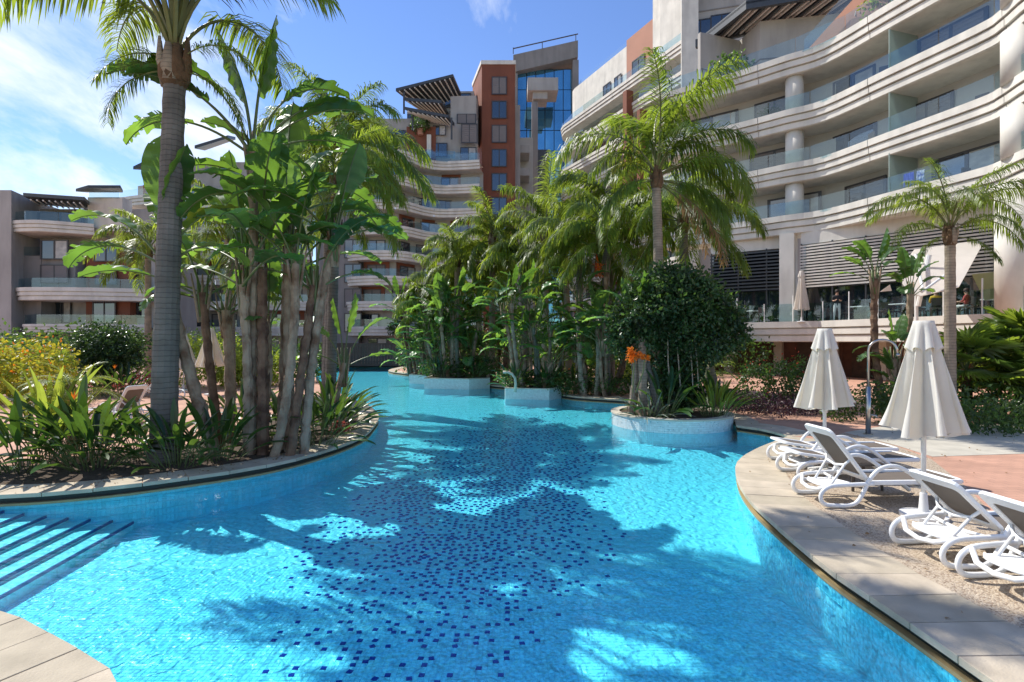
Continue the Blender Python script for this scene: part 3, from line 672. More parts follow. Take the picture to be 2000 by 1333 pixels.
# terrace
fascia(B1, TP, 1.95, 1.12, name='terrace_band', k=.8)
tb = offset(TP, -9)
mb = MB(); a = offset(TP, -.16); strip(mb, a, 3.02, tb, 3.02); strip(mb, a, 1.97, tb, 1.97); mb.build('terrace_slab', m_ledge, B1)
g_ = resample(offset(TP, -.15), 1.5)
for i in range(len(g_)-1):
    d = (g_[i+1]-g_[i]).normalized()*.03; q = [g_[i]+d, g_[i+1]-d]; ib = offset(q, -.015); mb = MB()
    mb.prism([(q[0].x, q[0].y), (q[1].x, q[1].y), (ib[1].x, ib[1].y), (ib[0].x, ib[0].y)], 3.02, 4.05); mb.build('terrace_glass', m_glass, B1)
    mb = MB(); mb.box((g_[i].x, g_[i].y, 3.75 if i % 2 else 3.55), (.04, .04, 1.5 if i % 2 else 1.1)); mb.build('glass_post', m_pole, B1)
# ground floor under the terrace
gb = offset(TP, -2.6); mb = MB(); strip(mb, gb, 0, gb, 2.0); mb.build('ground_floor_wall', m_brick, B1)
L = plen(gb); d = 2.
while d < L[-1]:
    p, ang = lerp_path(gb, L, d); n_ = Vector((math.sin(ang), -math.cos(ang), 0)); mb = MB(); mb.box((p.x+n_.x*.06, p.y+n_.y*.06, .95), (1.1, .08, 1.9), rz=ang); mb.build('door', m_brown, B1)
    mb = MB(); p, ang = lerp_path(gb, L, min(L[-1]-.1, d+1.35)); mb.box((p.x+n_.x*.2, p.y+n_.y*.2, .98), (.45, .45, 1.95), rz=ang); mb.build('pier', m_ledge, B1); d += 2.9
# penthouse and pergola above the fourth band
pw = V2([(13.6, 38.8), (16.9, 39.9), (17.3, 37.5), (25.5, 36.0), (27, 34.5)])
mb = MB(); wallstrip(mb, pw, 17.4, 24.3, .3); mb.build('penthouse_wall', m_warmgrey, B1)
mb = MB(); q = offset(pw, .05); strip(mb, q, 21.6, q, 21.66); wallstrip(mb, q, 21.6, 21.68, .1); mb.build('string_course', m_grey, B1)
for x, y, z, w_, h_, a in ((15.2, 39.25, 18.9, 2.2, 1.9, R(18)), (20.2, 36.9, 19.2, 1.8, .9, R(-11)), (23.5, 36.3, 22.7, 3.0, 1.6, R(-11))):
    window(B1, (x, y-.1, z), w_, h_, a)
PG = [(14.1, 41.2), (15.8, 36.3), (22.7, 34.1), (26.0, 33.4), (25.2, 36.1), (21.7, 37.9), (17.0, 39.6)]
pc = (sum(p[0] for p in PG)/7, sum(p[1] for p in PG)/7)
PG = PG[::-1] if sum(a[0]*b_[1]-b_[0]*a[1] for a, b_ in zip(PG, PG[1:]+PG[:1])) < 0 else PG
mb = MB(); mb.prism(PG, 24.75, 24.9); mb.build('pergola_roof', m_metal, B1)
rim = V2(PG)+[Vector((*PG[0], 0))]
mb = MB(); strip(mb, rim, 24.4, rim, 25.0); strip(mb, offset(rim, -.25), 24.4, offset(rim, -.25), 25.0); strip(mb, rim, 24.4, offset(rim, -.25), 24.4); mb.build('pergola_edge', m_metal, B1)
for i in range(26):
    t_ = (i+.5)/26; a = Vector((15.8, 36.3)).lerp(Vector((25.6, 33.6)), t_); b_ = Vector((15.0, 40.6)).lerp(Vector((24.6, 36.3)), t_); d = (b_-a)
    mb = MB(); c = (a+b_)/2; mb.box((c.x, c.y, 24.6), (d.length*.8, .12, .18), rz=math.atan2(d.y, d.x)); mb.build('pergola_slat', m_louv if i % 3 else m_metal, B1)
# salmon screen wall with sloping top and glass
sa, sb = Vector((16.2, 29.9)), Vector((18.1, 25.9)); mb = MB(); dn = (sb-sa).normalized(); nn = Vector((-dn.y, dn.x))*.15
mb.add([(*sa, 17.8), (*sb, 17.8), (*sb, 20.3), (*(sa), 17.95), (*(sa+nn), 17.8), (*(sb+nn), 17.8), (*(sb+nn), 20.3), (*(sa+nn), 17.95)], ((0, 1, 2, 3), (7, 6, 5, 4), (3, 2, 6, 7), (1, 5, 6, 2), (0, 3, 7, 4)))
mb.build('salmon_wall', m_salmon, B1)
mb = MB(); nn2 = nn*.1; a3, b3 = sa+nn*.5, sb+nn*.5
mb.add([(*a3, 17.95), (*b3, 20.3), (*b3, 21.1), (*a3, 18.8), (*(a3+nn2), 17.95), (*(b3+nn2), 20.3), (*(b3+nn2), 21.1), (*(a3+nn2), 18.8)], ((0, 1, 2, 3), (7, 6, 5, 4), (3, 2, 6, 7)))
mb.build('sloping_glass', m_glass, B1)
# ---- far wing with the tall stepped tower
B2 = empty('apartment_building', (0, 0, 0), label='tall far right apartment wing with cream balcony bands rounded beside the glass tower', cat='building')
FP = catmull([(9.5, 77.5), (7.6, 76.2), (6.8, 74.6), (6.9, 72.8), (7.9, 70.5), (12.1, 61.4), (16.4, 52.0)], 5)
zl = [3.2+2.98*i for i in range(10)]
for i, zb in enumerate(zl):
    storey(B2, FP, zb, zb+1.15, 2.2, zl[i+1] if i < 9 else None, glh=.8, rnd=rw, spacing=4.4, ww=2.6, gl_seg=4.0, k=1.0, accent=.25, soff=m_conc)
ztop = zl[-1]+1.15
q = offset(FP, -2.2); mb = MB(); strip(mb, q, 0, q, 3.3); mb.build('ground_floor_wall', m_backw, B2)
up = offset(FP, -1.6); up = [p for p in up if p.y < 75]
mb = MB(); wallstrip(mb, up, ztop-.3, 36.3, .4); mb.build('attic_wall', m_conc, B2)
g_ = resample(offset(up, -.1), 3.5)
mb = MB(); strip(mb, g_, 36.3, g_, 36.9); mb.build('roof_glass', m_glass, B2)
def onFP(u): return min(FP, key=lambda p: abs(p.x/p.y*FPX+1000-u))
ang0 = math.atan2(-9.4, 4.3)
for u0, u1, m_, z1, nm in ((1198, 1248, m_salmon, 36.6, 'salmon_bay'), (1252, 1340, m_conc, 42, 'high_bay')):
    a, b_ = onFP(u0), onFP(u1); q = offset([a, b_], -1.2); mb = MB(); wallstrip(mb, q, ztop-.3, z1, 2.5 if m_ is m_conc else .6); mb.build(nm, m_, B2)
for u, w_ in ((1222, 2.2), (1165, 1.6), (1300, 2.8), (1185, 1.4)):
    p = onFP(u); n_ = Vector((math.sin(ang0), -math.cos(ang0), 0)); c = p-n_*(1.12 if u in (1222, 1300) else 1.5); window(B2, (c.x, c.y, ztop+1.35), w_, 2.1, ang0)
# orange framed bay on the face
a, b_ = onFP(1226), onFP(1246)
for c, w_, z0, z1 in ((onFP(1228), .7, 17, 29.5), (onFP(1262), .5, 17, 26.5)):
    n_ = Vector((math.sin(ang0), -math.cos(ang0), 0)); q = c+n_*.25; mb = MB(); mb.box((q.x, q.y, (z0+z1)/2), (w_, .9, z1-z0), rz=ang0); mb.build('orange_frame', m_orange, B2)
# shaded cross wing behind the near building
cw = V2([(16.45, 51.6), (24.0, 49.4), (40, 45)])
mb = MB(); wallstrip(mb, cw, 0, 46, .4); mb.build('cross_wall', m_warmgrey, B2)
mb = MB(); q = offset(cw, .06); wallstrip(mb, q, 36.4, 36.5, .1); wallstrip(mb, q, 33.3, 33.4, .1); mb.build('string_course', m_grey, B2)
for u, z in ((1372, 31.7), (1410, 31.9), (1385, 27.6), (1425, 27.8)):
    Y = 51; x = (u-1000)/FPX*50.5; y = 51.6-(x-16.45)*.29; window(B2, (x, y-.12, z), 2.0, 1.7, R(-16))
mb = MB(); mb.box((19.5, 50.2, 35.6), (4.2, .1, 1.1), rz=R(-16)); mb.build('balcony_glass', m_glass, B2)
q = offset([onFP(1288), Vector((16.9, 51.6, 0))], -.25); mb = MB(); wallstrip(mb, q, ztop-.3, 42.2, 1.0); mb.build('high_bay', m_conc, B2)
mb = MB(); mb.box((16.9, 51.2, 23), (1.5, 2.2, 46), rz=R(-16)); mb.build('corner_pier', m_conc, B2)
mb = MB(); mb.box((11.6, 78, 18), (4.2, 3, 37)); mb.build('rear_block', m_conc, B2)
# ---- glass tower
B3 = empty('glass_tower', (0, 0, 0), label='slim blue curtain wall tower framed in grey concrete between the two apartment wings', cat='building')
Yt = 86; xl, xr = (1000-1000)/FPX*Yt+.2, (1128-1000)/FPX*Yt
zt = 2+(668-92)/FPX*Yt; zb2 = 2+(668-128)/FPX*Yt
mb = MB(); mb.add([(xl, Yt, zb2-1.2), (xr, Yt-.6, zb2+.9), (xr, Yt-.6, zt+.6), (xl, Yt, zt-1.4), (xl+.4, Yt+7, zb2-1.2), (xr, Yt+7, zb2+.9), (xr, Yt+7, zt+.6), (xl+.4, Yt+7, zt-1.4)], ((0, 1, 2, 3), (4, 7, 6, 5), (3, 2, 6, 7), (0, 4, 5, 1), (1, 5, 6, 2), (0, 3, 7, 4))); mb.build('top_beam', m_grey, B3)
mb = MB(); mb.box((xr-.35, Yt+2.9, zb2/2+.2), (.9, 7.2, zb2+.4)); mb.build('side_pier', m_grey, B3)
mb = MB(); mb.box((xl+.35, Yt+3, zb2/2-.7), (.7, 6, zb2-1.4)); mb.build('side_pier', m_grey, B3)
nx = 6
for i in range(nx):
    for j in range(14):
        w_ = (xr-xl-1.4)/nx; h_ = zb2/14; mb = MB(); mb.box((xl+.7+w_*(i+.5), Yt+1.2, h_*(j+.5)-.2), (w_-.12, .1, h_-.12), mtx=Matrix.Rotation(rw.uniform(-.012, .012), 3, 'X') @ Matrix.Rotation(rw.uniform(-.012, .012), 3, 'Z')); mb.build('curtain_pane', m_bluepane, B3)
mb = MB(); mb.box(((xl+xr)/2, Yt+1.5, zb2/2), (xr-xl-1, .2, zb2)); mb.build('curtain_frame', m_frame, B3)
def ub(u, Y): return (u-1000)/FPX*Y
Y3 = 82
mb = MB(); mb.box(((ub(1030, Y3)+ub(1088, Y3))/2, Y3, 2+(668-178)/FPX*Y3), (ub(58+1000, Y3), 4, 1.9)); mb.box(((ub(1040, Y3)+ub(1068, Y3))/2, Y3, 2+(668-195)/FPX*Y3), (2.2, 3, 1.3)); mb.build('balcony_block', m_warmgrey, B3)
mb = MB(); mb.box((ub(1044, Y3), Y3-.6, 19), (.9, 1.2, 38)); mb.build('slender_column', m_grey, B3)
mb = MB(); mb.box((ub(1055, Y3), Y3+1.5, 15.8), (2.8, .8, 31.6)); mb.build('dark_shaft', m_frame, B3)
mb = MB(); mb.tube([(xl, Yt, zt-.4), (xr, Yt-.6, zt+1.6)], .09, 6)
for t_ in (0, .45, .97): mb.tube([(xl+(xr-xl)*t_, Yt-.3, zt-1.4+2*t_), (xl+(xr-xl)*t_, Yt-.3, zt-.4+2*t_)], .07, 5)
mb.build('roof_rail', m_frame, B3)
# ---- orange stair tower
B4 = empty('orange_tower', (0, 0, 0), label='burnt orange tower block with one column of windows, taller than the wavy balconies beside it', cat='building')
Yo = 68; x0, x1 = ub(941, Yo), ub(1006, Yo); ztop = 2+(668-128)/FPX*Yo
fx = ub(928, 72)
mb = MB(); mb.prism([(x0, Yo), (x1, Yo), (x1, Yo+6), (x0-1.6, Yo+6)], 0, ztop); mb.build('tower_body', m_orange, B4)
mb = MB(); mb.prism([(x0-.1, Yo-.1), (x1+.1, Yo-.1), (x1+.1, Yo+6), (x0-1.7, Yo+6)], ztop, ztop+.5); mb.build('parapet', m_conc, B4)
for i, v in enumerate((170, 217, 264, 311, 358, 405, 452, 499, 546, 593)):
    z = 2+(668-v)/FPX*Yo; window(B4, ((x0+x1)/2-.1+.2, Yo-.12, z), 1.9, 2.25, 0, shut=(i in (0, 2)))
mb = MB(); mb.prism([(x1+.02, Yo+1.2), (ub(1016, Yo+1), Yo+1.2), (ub(1016, Yo+1), Yo+8), (x1+.02, Yo+8)], 0, ztop-4.6); mb.build('grey_return', m_warmgrey, B4)
mb = MB(); mb.prism([(ub(1016, 70)+.02, Yo+6), (ub(1040, 76), Yo+6), (ub(1040, 76), Yo+9), (ub(1016, 70)+.02, Yo+9)], 0, 30); mb.build('recess', m_backw, B4)
for i in range(9): mb = MB(); mb.box((ub(1020, 71), Yo+4.2, 3.2+3*i), (1.9, 3.4, 1.0)); mb.build('side_balcony', m_warmgrey, B4)
# ---- wavy centre building
B5 = empty('apartment_building', (0, 0, 0), label='centre apartment building with wavy balcony bands and slanted dark pergolas on its stepped top', cat='building')
CP = catmull([(-21.5, 66.5), (-20.0, 63.2), (-17.5, 61.3), (-14.5, 60.9), (-12.3, 61.6), (-10.3, 64.2), (-8.2, 65.2), (-3.9, 64.6)], 5)
zc_ = [2.6+2.88*i for i in range(8)]
for i, zb in enumerate(zc_):
    storey(B5, CP, zb, zb+1.05, 2.0, zc_[i+1] if i < 7 else None, glh=.85, rnd=rw, spacing=3.5, ww=2.2, gl_seg=3.6, accent=.4, k=1.0, wm=m_warmgrey)
zt5 = zc_[-1]+1.05
q = offset(CP, -2.0); mb = MB(); strip(mb, q, 0, q, 2.7); mb.build('ground_floor_wall', m_warmgrey, B5)
for i in range(5): window(B5, (-19+3.4*i, 63.0+.5*i-(1.2 if i in (1, 2) else 0), 1.25), 2.3, 2.2, 0)
body = V2([(-24, 67.5), (-17.5, 66.5), (-9.2, 66.4), (-4.3, 67.2)])
mb = MB(); wallstrip(mb, body, zt5-.4, 29.5, .4); mb.build('upper_wall', m_warmgrey, B5)
for u, v, w_, h_, sh in ((772, 272, 2.6, 2.2, 0), (815, 273, 2.4, 2.2, 0), (856, 293, 2.3, 1.7, 0), (917, 262, 2.0, 2.4, 1), (915, 304, 2.0, 1.9, 0), (858, 255, 1.6, 1.2, 0)):
    z = 2+(668-v)/FPX*66; window(B5, (ub(u, 66.3), 66.1 if u > 860 else 66.25, z), w_, h_, 0, shut=bool(sh))
mb = MB(); mb.box((ub(838, 66), 66.1, 25.6), (.5, .5, 3.4)); mb.build('pale_pillar', m_conc, B5)
mb = MB(); mb.box((ub(822, 66), 66.3, 26.2), (3.6, .2, 4.4)); mb.build('orange_panel', m_orange, B5)
st = V2([(-8.0, 68.4), (-4.4, 68.4)]); mb = MB(); wallstrip(mb, V2([(ub(880, 67), 67.0), (-4.45, 66.8)]), 27, 32.5, 3); mb.build('stepped_wall', m_warmgrey, B5)
mb = MB(); wallstrip(mb, V2([(ub(795, 69), 69.0), (-4.5, 69.0)]), 28.9, 31.5, 3); mb.build('stepped_wall', m_warmgrey, B5)
mb = MB(); wallstrip(mb, V2([(ub(848, 71), 71.0), (-5, 71.0)]), 31.5, 35.0, 3); mb.build('stepped_wall', m_warmgrey, B5)
window(B5, (ub(893, 70.5), 70.8, 33.7), 3.6, 1.9, 0); window(B5, (ub(855, 70.5), 70.85, 33.0), 1.8, 1.4, 0)
window(B5, (ub(818, 68.8), 68.85, 30.2), 3.0, 1.7, 0); window(B5, (ub(911, 66.7), 66.75, 29.6), 2.4, 1.2, 0, shut=True)
def slab3(root, pts, th, m, name):
    mb = MB(); n = len(pts); vs = [tuple(p) for p in pts]+[(p[0], p[1], p[2]+th) for p in pts]
    mb.add(vs, [tuple(range(n-1, -1, -1)), tuple(range(n, 2*n))]+[(i, (i+1) % n, (i+1) % n+n, i+n) for i in range(n)]); return mb.build(name, m, root)
def pergola(root, u0, v0, u1, v1, Ya, Yb, n=9, th=.35):
    """dark roof whose front edge runs from pixel 0 to pixel 1 and whose back edge lies Yb behind"""
    a, b_ = P(u0, v0, Ya), P(u1, v1, Ya+1.5); c = Vector((b_.x+.6, Yb, b_.z-.5)); d = Vector((a.x+2.2, Yb, a.z-.1))
    slab3(root, [a, b_, c, d], th, m_metal, 'pergola_roof')
    for i in range(n):
        t_ = (i+.7)/(n+.4); p = a.lerp(b_, t_); q = d.lerp(c, t_); mb = MB(); mb.tube([p-Vector((0, 0, .12)), q-Vector((0, 0, .12))], .1, 4); mb.build('pergola_slat', m_louv, root)
pergola(B5, 773, 180, 885, 152, 64.5, 70, 11)
pergola(B5, 790, 198, 862, 203, 65, 69, 8); pergola(B5, 790, 216, 876, 232, 63.5, 66.2, 9)
for u, v in ((783, 182), (876, 232), (800, 215)):
    p = P(u+6, v, 65); mb = MB(); mb.box((p.x, p.y, p.z-1.3), (.2, .2, 2.6)); mb.build('pergola_post', m_metal, B5)
mb = MB(); g_ = resample(V2([(ub(800, 64.4), 64.4), (ub(930, 66), 66)]), 3)
for i in range(len(g_)-1): mb = MB(); mb.box(((g_[i].x+g_[i+1].x)/2, (g_[i].y+g_[i+1].y)/2, 24.6), (2.9, .03, .9), rz=.02); mb.build('glass_railing', m_glass, B5)
# plain wing left of the waves, with square windows
mb = MB(); mb.prism([(-23, 63.0), (-17.8, 62.3), (-17.8, 67), (-23, 67)], 0, 26); mb.build('plain_wing', m_grey, B5)
for i in range(8):
    for u in (690,):
        z = 2+(668-(632-i*48))/FPX*62.5; window(B5, (ub(u, 62.5), 62.45-.12, z), 2.1, 2.2, R(-7.6), shut=(i % 3 == 1))
# left continuation seen between the palms
B6 = empty('apartment_building', (0, 0, 0), label='apartment building behind the left palms with a slanted dark roof edge', cat='building')
LP = catmull([(-45, 61.5), (-40, 60), (-36, 61.5), (-31, 62.5), (-27, 61.5), (-23.2, 62.5)], 4)
for i in range(6):
    zb = 2.6+2.95*i; storey(B6, LP, zb, zb+1.05, 2.2, zb+2.95, glh=.8, rnd=rw, spacing=4.2, ww=2.4, gl_seg=4.5, accent=.45, wm=m_warmgrey)
q = offset(LP, -2.2); mb = MB(); strip(mb, q, 0, q, 2.7); mb.build('ground_floor_wall', m_warmgrey, B6)
mb = MB(); wallstrip(mb, V2([(-44, 64.6), (-23.2, 64.6)]), 18, 23.5, 2); mb.build('upper_wall', m_warmgrey, B6)
slab3(B6, [P(260, 333, 60), P(322, 303, 62), P(360, 303, 66), P(300, 335, 66)], .35, m_metal, 'slanted_roof')
slab3(B6, [P(380, 292, 60), P(445, 272, 62), P(460, 275, 66), P(400, 296, 66)], .35, m_metal, 'slanted_roof')
# ---- left building
B7 = empty('apartment_building', (0, 0, 0), label='low apartment building at the left edge with blank grey end wall and curved balconies', cat='building')
YL = 50
def zl_(v, Y=YL): return 2+(668-v)/FPX*Y
mb = MB(); mb.prism([(ub(-60, YL-2), YL-2), (ub(22, YL-2), YL-2), (ub(85, YL+3), YL+3), (ub(85, YL+3), YL+9), (ub(-60, YL), YL+9)], 0, zl_(385, YL)); mb.build('end_wall', m_warmgrey, B7)
mb = MB(); mb.prism([(ub(84, YL+2)+.05, YL+1.6), (ub(300, YL+1), YL+1.6), (ub(300, YL+1), YL+8), (ub(84, YL+2)+.05, YL+8)], 0, zl_(402, YL)); mb.build('body', m_warmgrey, B7)
mb = MB(); mb.prism([(ub(24, YL), YL-.2), (ub(84, YL), YL-.2), (ub(84, YL), YL+1.55), (ub(24, YL), YL+1.55)], 0, zl_(502)); mb.build('grey_bay', m_grey, B7)
mb = MB(); mb.prism([(ub(84, YL)+.02, YL-.15), (ub(150, YL), YL-.15), (ub(150, YL), YL+1.5), (ub(84, YL)+.02, YL+1.5)], zl_(568), zl_(500)); mb.build('grey_bay', m_grey, B7)
mb = MB(); mb.prism([(ub(158, YL), YL+.6), (ub(245, YL), YL+.6), (ub(245, YL), YL+1.55), (ub(158, YL), YL+1.55)], 0, zl_(490)); mb.build('orange_bay', m_orange, B7)
mb = MB(); mb.prism([(ub(168, YL), YL+.2), (ub(236, YL), YL+.2), (ub(236, YL), YL+1.5), (ub(168, YL), YL+1.5)], zl_(452), zl_(386)); mb.build('attic_bay', m_conc, B7)
for u, v, w_, h_, sh, dy in ((108, 491, 2.6, 1.8, 0, -.3), (108, 538, 2.6, 1.7, 1, -.3), (105, 608, 1.6, 2.3, 0, 1.5), (125, 608, 1.5, 2.3, 0, 1.5), (208, 538, 2.0, 1.8, 1, .45), (208, 495, 2.2, 1.6, 0, .45), (205, 610, 2.2, 2.3, 0, .45), (120, 424, 4.4, 1.4, 1, 1.5), (270, 540, 2.2, 1.7, 0, 1.5), (270, 600, 2.2, 2, 0, 1.5), (270, 480, 2.2, 1.7, 1, 1.5)):
    window(B7, (ub(u, YL+dy), YL+dy-.1, zl_(v)), w_, h_, 0, shut=bool(sh))
for (u0, u1, vt, vb) in ((28, 190, 441, 462), (45, 300, 567, 591), (58, 300, 636, 652)):
    pth = catmull([(ub(u0+4, YL), YL+1.5), (ub(u0, YL), YL-.3), (ub(u0+18, YL), YL-1.6), (ub(u0+70, YL), YL-2.1), (ub((u0+u1)/2+20, YL), YL-1.8), (ub(u1, YL), YL-.4)], 5)
    fascia(B7, pth, zl_(vb), zl_(vt)-zl_(vb), k=1.0)
    mb = MB(); q = offset(pth, -.2); bk = [Vector((p.x, YL+1.6, 0)) for p in q]; strip(mb, q, zl_(vb)+.02, bk, zl_(vb)+.02); strip(mb, q, zl_(vt)-.3, bk, zl_(vt)-.3); mb.build('balcony_slab', m_conc, B7)
    g_ = resample(offset(pth, -.12), 2.5)
    for i in range(len(g_)-1):
        d = (g_[i+1]-g_[i]).normalized()*.02; q = [g_[i]+d, g_[i+1]-d]; ib = offset(q, -.015); mb = MB()
        mb.prism([(q[0].x, q[0].y), (q[1].x, q[1].y), (ib[1].x, ib[1].y), (ib[0].x, ib[0].y)], zl_(vt)-.1, zl_(vt)+.85); mb.build('glass_railing', m_glass, B7)
mb = MB(); mb.box(((ub(28, YL)+ub(85, YL))/2, YL-.2, zl_(493)), (2.6, .03, .8)); mb.build('glass_railing', m_glass, B7)
slab3(B7, [P(45, 385, 47.5), P(165, 393, 48), P(185, 412, 53), P(80, 402, 53)], .3, m_metal, 'slanted_roof')
for i in range(9):
    a = P(60+12*i, 392+.8*i, 47.7); b_ = P(80+11*i, 404+i, 52.5); mb = MB(); mb.tube([a, b_], .08, 4); mb.build('roof_slat', m_louv, B7)
slab3(B7, [P(148, 376, 48), P(172, 369, 48), P(235, 369, 50), P(240, 378, 54), P(170, 378, 54)], .25, m_metal, 'slanted_roof')
mb = MB(); mb.box((ub(202, YL), YL+.1, zl_(381)), (2.8, .03, .7)); mb.build('roof_glass', m_glass, B7)
# ---- brown timber bridge at the far end of the pool
BR = empty('timber_bridge', (-11.5, 42.6, 0), label='dark brown boarded bridge rail across the far end of the pool', cat='bridge')
rb2 = random.Random(8)
for i in range(34):
    mb = MB(); mb.box((0, 0, 0), (.20, .05, 1.62+rb2.uniform(-.02, .02))); o = mb.build('board', m_brown, BR); o.location = (-3.9+i*.225, rb2.uniform(-.01, .01), 1.0); o.rotation_euler = (0, rb2.gauss(0, .004), 0)
for z in (.35, 1.78): mb = MB(); mb.box((0, .06, z), (7.9, .08, .12)); mb.build('rail', m_brown, BR)
mb = MB(); mb.box((0, 1.2, .12), (8.4, 2.4, .22)); mb.build('deck_beam', m_brown, BR)
for x in (-3.6, 2.9): mb = MB(); mb.box((x, .5, -.3), (.35, .35, .8)); mb.build('pier', m_brown, BR)
# ------------------------------------------------------------------ plants
def curve_pts(L, e0, droop, n, pw=1.3, roll=0):
    """side view of a frond: starts at e0 degrees above level and bends down by droop degrees"""
    pts = [Vector((0, 0, 0))]; angs = [R(e0)]
    for i in range(n):
        t_ = (i+.5)/n; a = R(e0-droop*t_**pw); p = pts[-1]; pts.append(p+Vector((math.cos(a), roll*t_*.25, math.sin(a)))*(L/n)); angs.append(a)
    return pts, angs
def at(pts, t_):
    k = t_*(len(pts)-1); i = min(int(k), len(pts)-2); return pts[i].lerp(pts[i+1], k-i), (pts[i+1]-pts[i]).normalized()
def frond_mesh(name, seed, L=3, e0=60, droop=110, nl=46, ll=.62, lw=.022, m=None, grav=1.0, start=.2, plume=.75, seg=3):
    r = random.Random(seed); pts, _ = curve_pts(L, e0, droop, 14, roll=r.uniform(-1, 1)); mb = MB()
    mb.tube(pts, [.026*(1-.88*(i/14)) * (L/3)+.004 for i in range(15)], 5, cap=False)
    mb.cur = 1
    for i in range(nl):
        for s in (-1, 1):
            t_ = start+(1-start)*(i+r.random()*.8)/nl
            if t_ > .995: t_ = .995
            p, T = at(pts, t_); side = T.cross(Vector((0, 0, 1)))
            if side.length < .1: side = Vector((0, 1, 0))
            side.normalize(); side *= s; nrm = side.cross(T) if s < 0 else T.cross(side)
            nrm = (T.cross(side)).normalized()
            if nrm.z < 0: nrm = -nrm
            fwd = .55+.5*t_+r.uniform(-.15, .15); up = r.uniform(-plume, plume)
            d = (side+T*fwd+nrm*up).normalized()
            l = ll*(.35+.65*math.sin(PI*min(1, (t_-start)/(1-start)*.72+.2)))*r.uniform(.8, 1.12); w_ = lw*r.uniform(.8, 1.15)
            q = p; vs = []; dd = d.copy(); sl = l/seg
            for k in range(seg+1):
                wv = dd.cross(Vector((0, 0, 1)))
                if wv.length < .15: wv = T.copy()
                wv.normalize(); wk = w_*(.55, 1, .8, 0)[min(3, int(k*3/seg))] if k < seg else 0
                if k < seg: vs += [q-wv*wk, q+wv*wk]
                else: vs.append(q)
                q = q+dd*sl; dd = (dd+Vector((0, 0, -.42*grav*r.uniform(.7, 1.2)))).normalized()
            fs = [(2*k, 2*k+1, 2*k+3, 2*k+2) for k in range(seg-1)]+[(2*seg-2, 2*seg-1, 2*seg)]
            mb.add(vs, fs)
    return mb.mesh(name, [m_rach, m or m_frond])
def FK(nl, lw, ll=.62, m=None, grav=1.15, su=.2):
    return {'up': [frond_mesh('frond', 1+i, 3, 82, 75, nl, ll, lw, m, grav, start=su) for i in range(2)],
            'arch': [frond_mesh('frond', 11+i, 3, 66, 125, nl, ll, lw, m, grav, start=max(.2, su-.12)) for i in range(3)],
            'out': [frond_mesh('frond', 21+i, 3, 35, 110, nl, ll, lw, m, grav) for i in range(3)],
            'hang': [frond_mesh('frond', 31+i, 3, -5, 80, nl, ll, lw, m, grav) for i in range(2)]}
F_near = FK(84, .015, .74, None, 1.9, su=.44)
F_mid = FK(86, .018, .84, None, 2.1)
F_far = FK(64, .028, .86, None, 2.1)
F_dry = {'hang': [frond_mesh('dry_frond', 41+i, 3, -30, 58, 44, .5, .016, m_frondb, 1.4) for i in range(2)]}
F_yel = {'arch': [frond_mesh('yellow_frond', 51, 3, 50, 120, 50, .6, .022, m_frondy, 1.2)]}
DATE = {'up': [frond_mesh('frond', 61, 1.6, 75, 70, 42, .34, .010, m_bladey, .35, start=.22, plume=.25)],
        'arch': [frond_mesh('frond', 62+i, 1.6, 55, 95, 42, .34, .010, m_bladey, .35, start=.22, plume=.25) for i in range(2)],
        'out': [frond_mesh('frond', 66+i, 1.6, 28, 80, 42, .34, .010, m_bladey, .35, start=.22, plume=.25) for i in range(2)]}
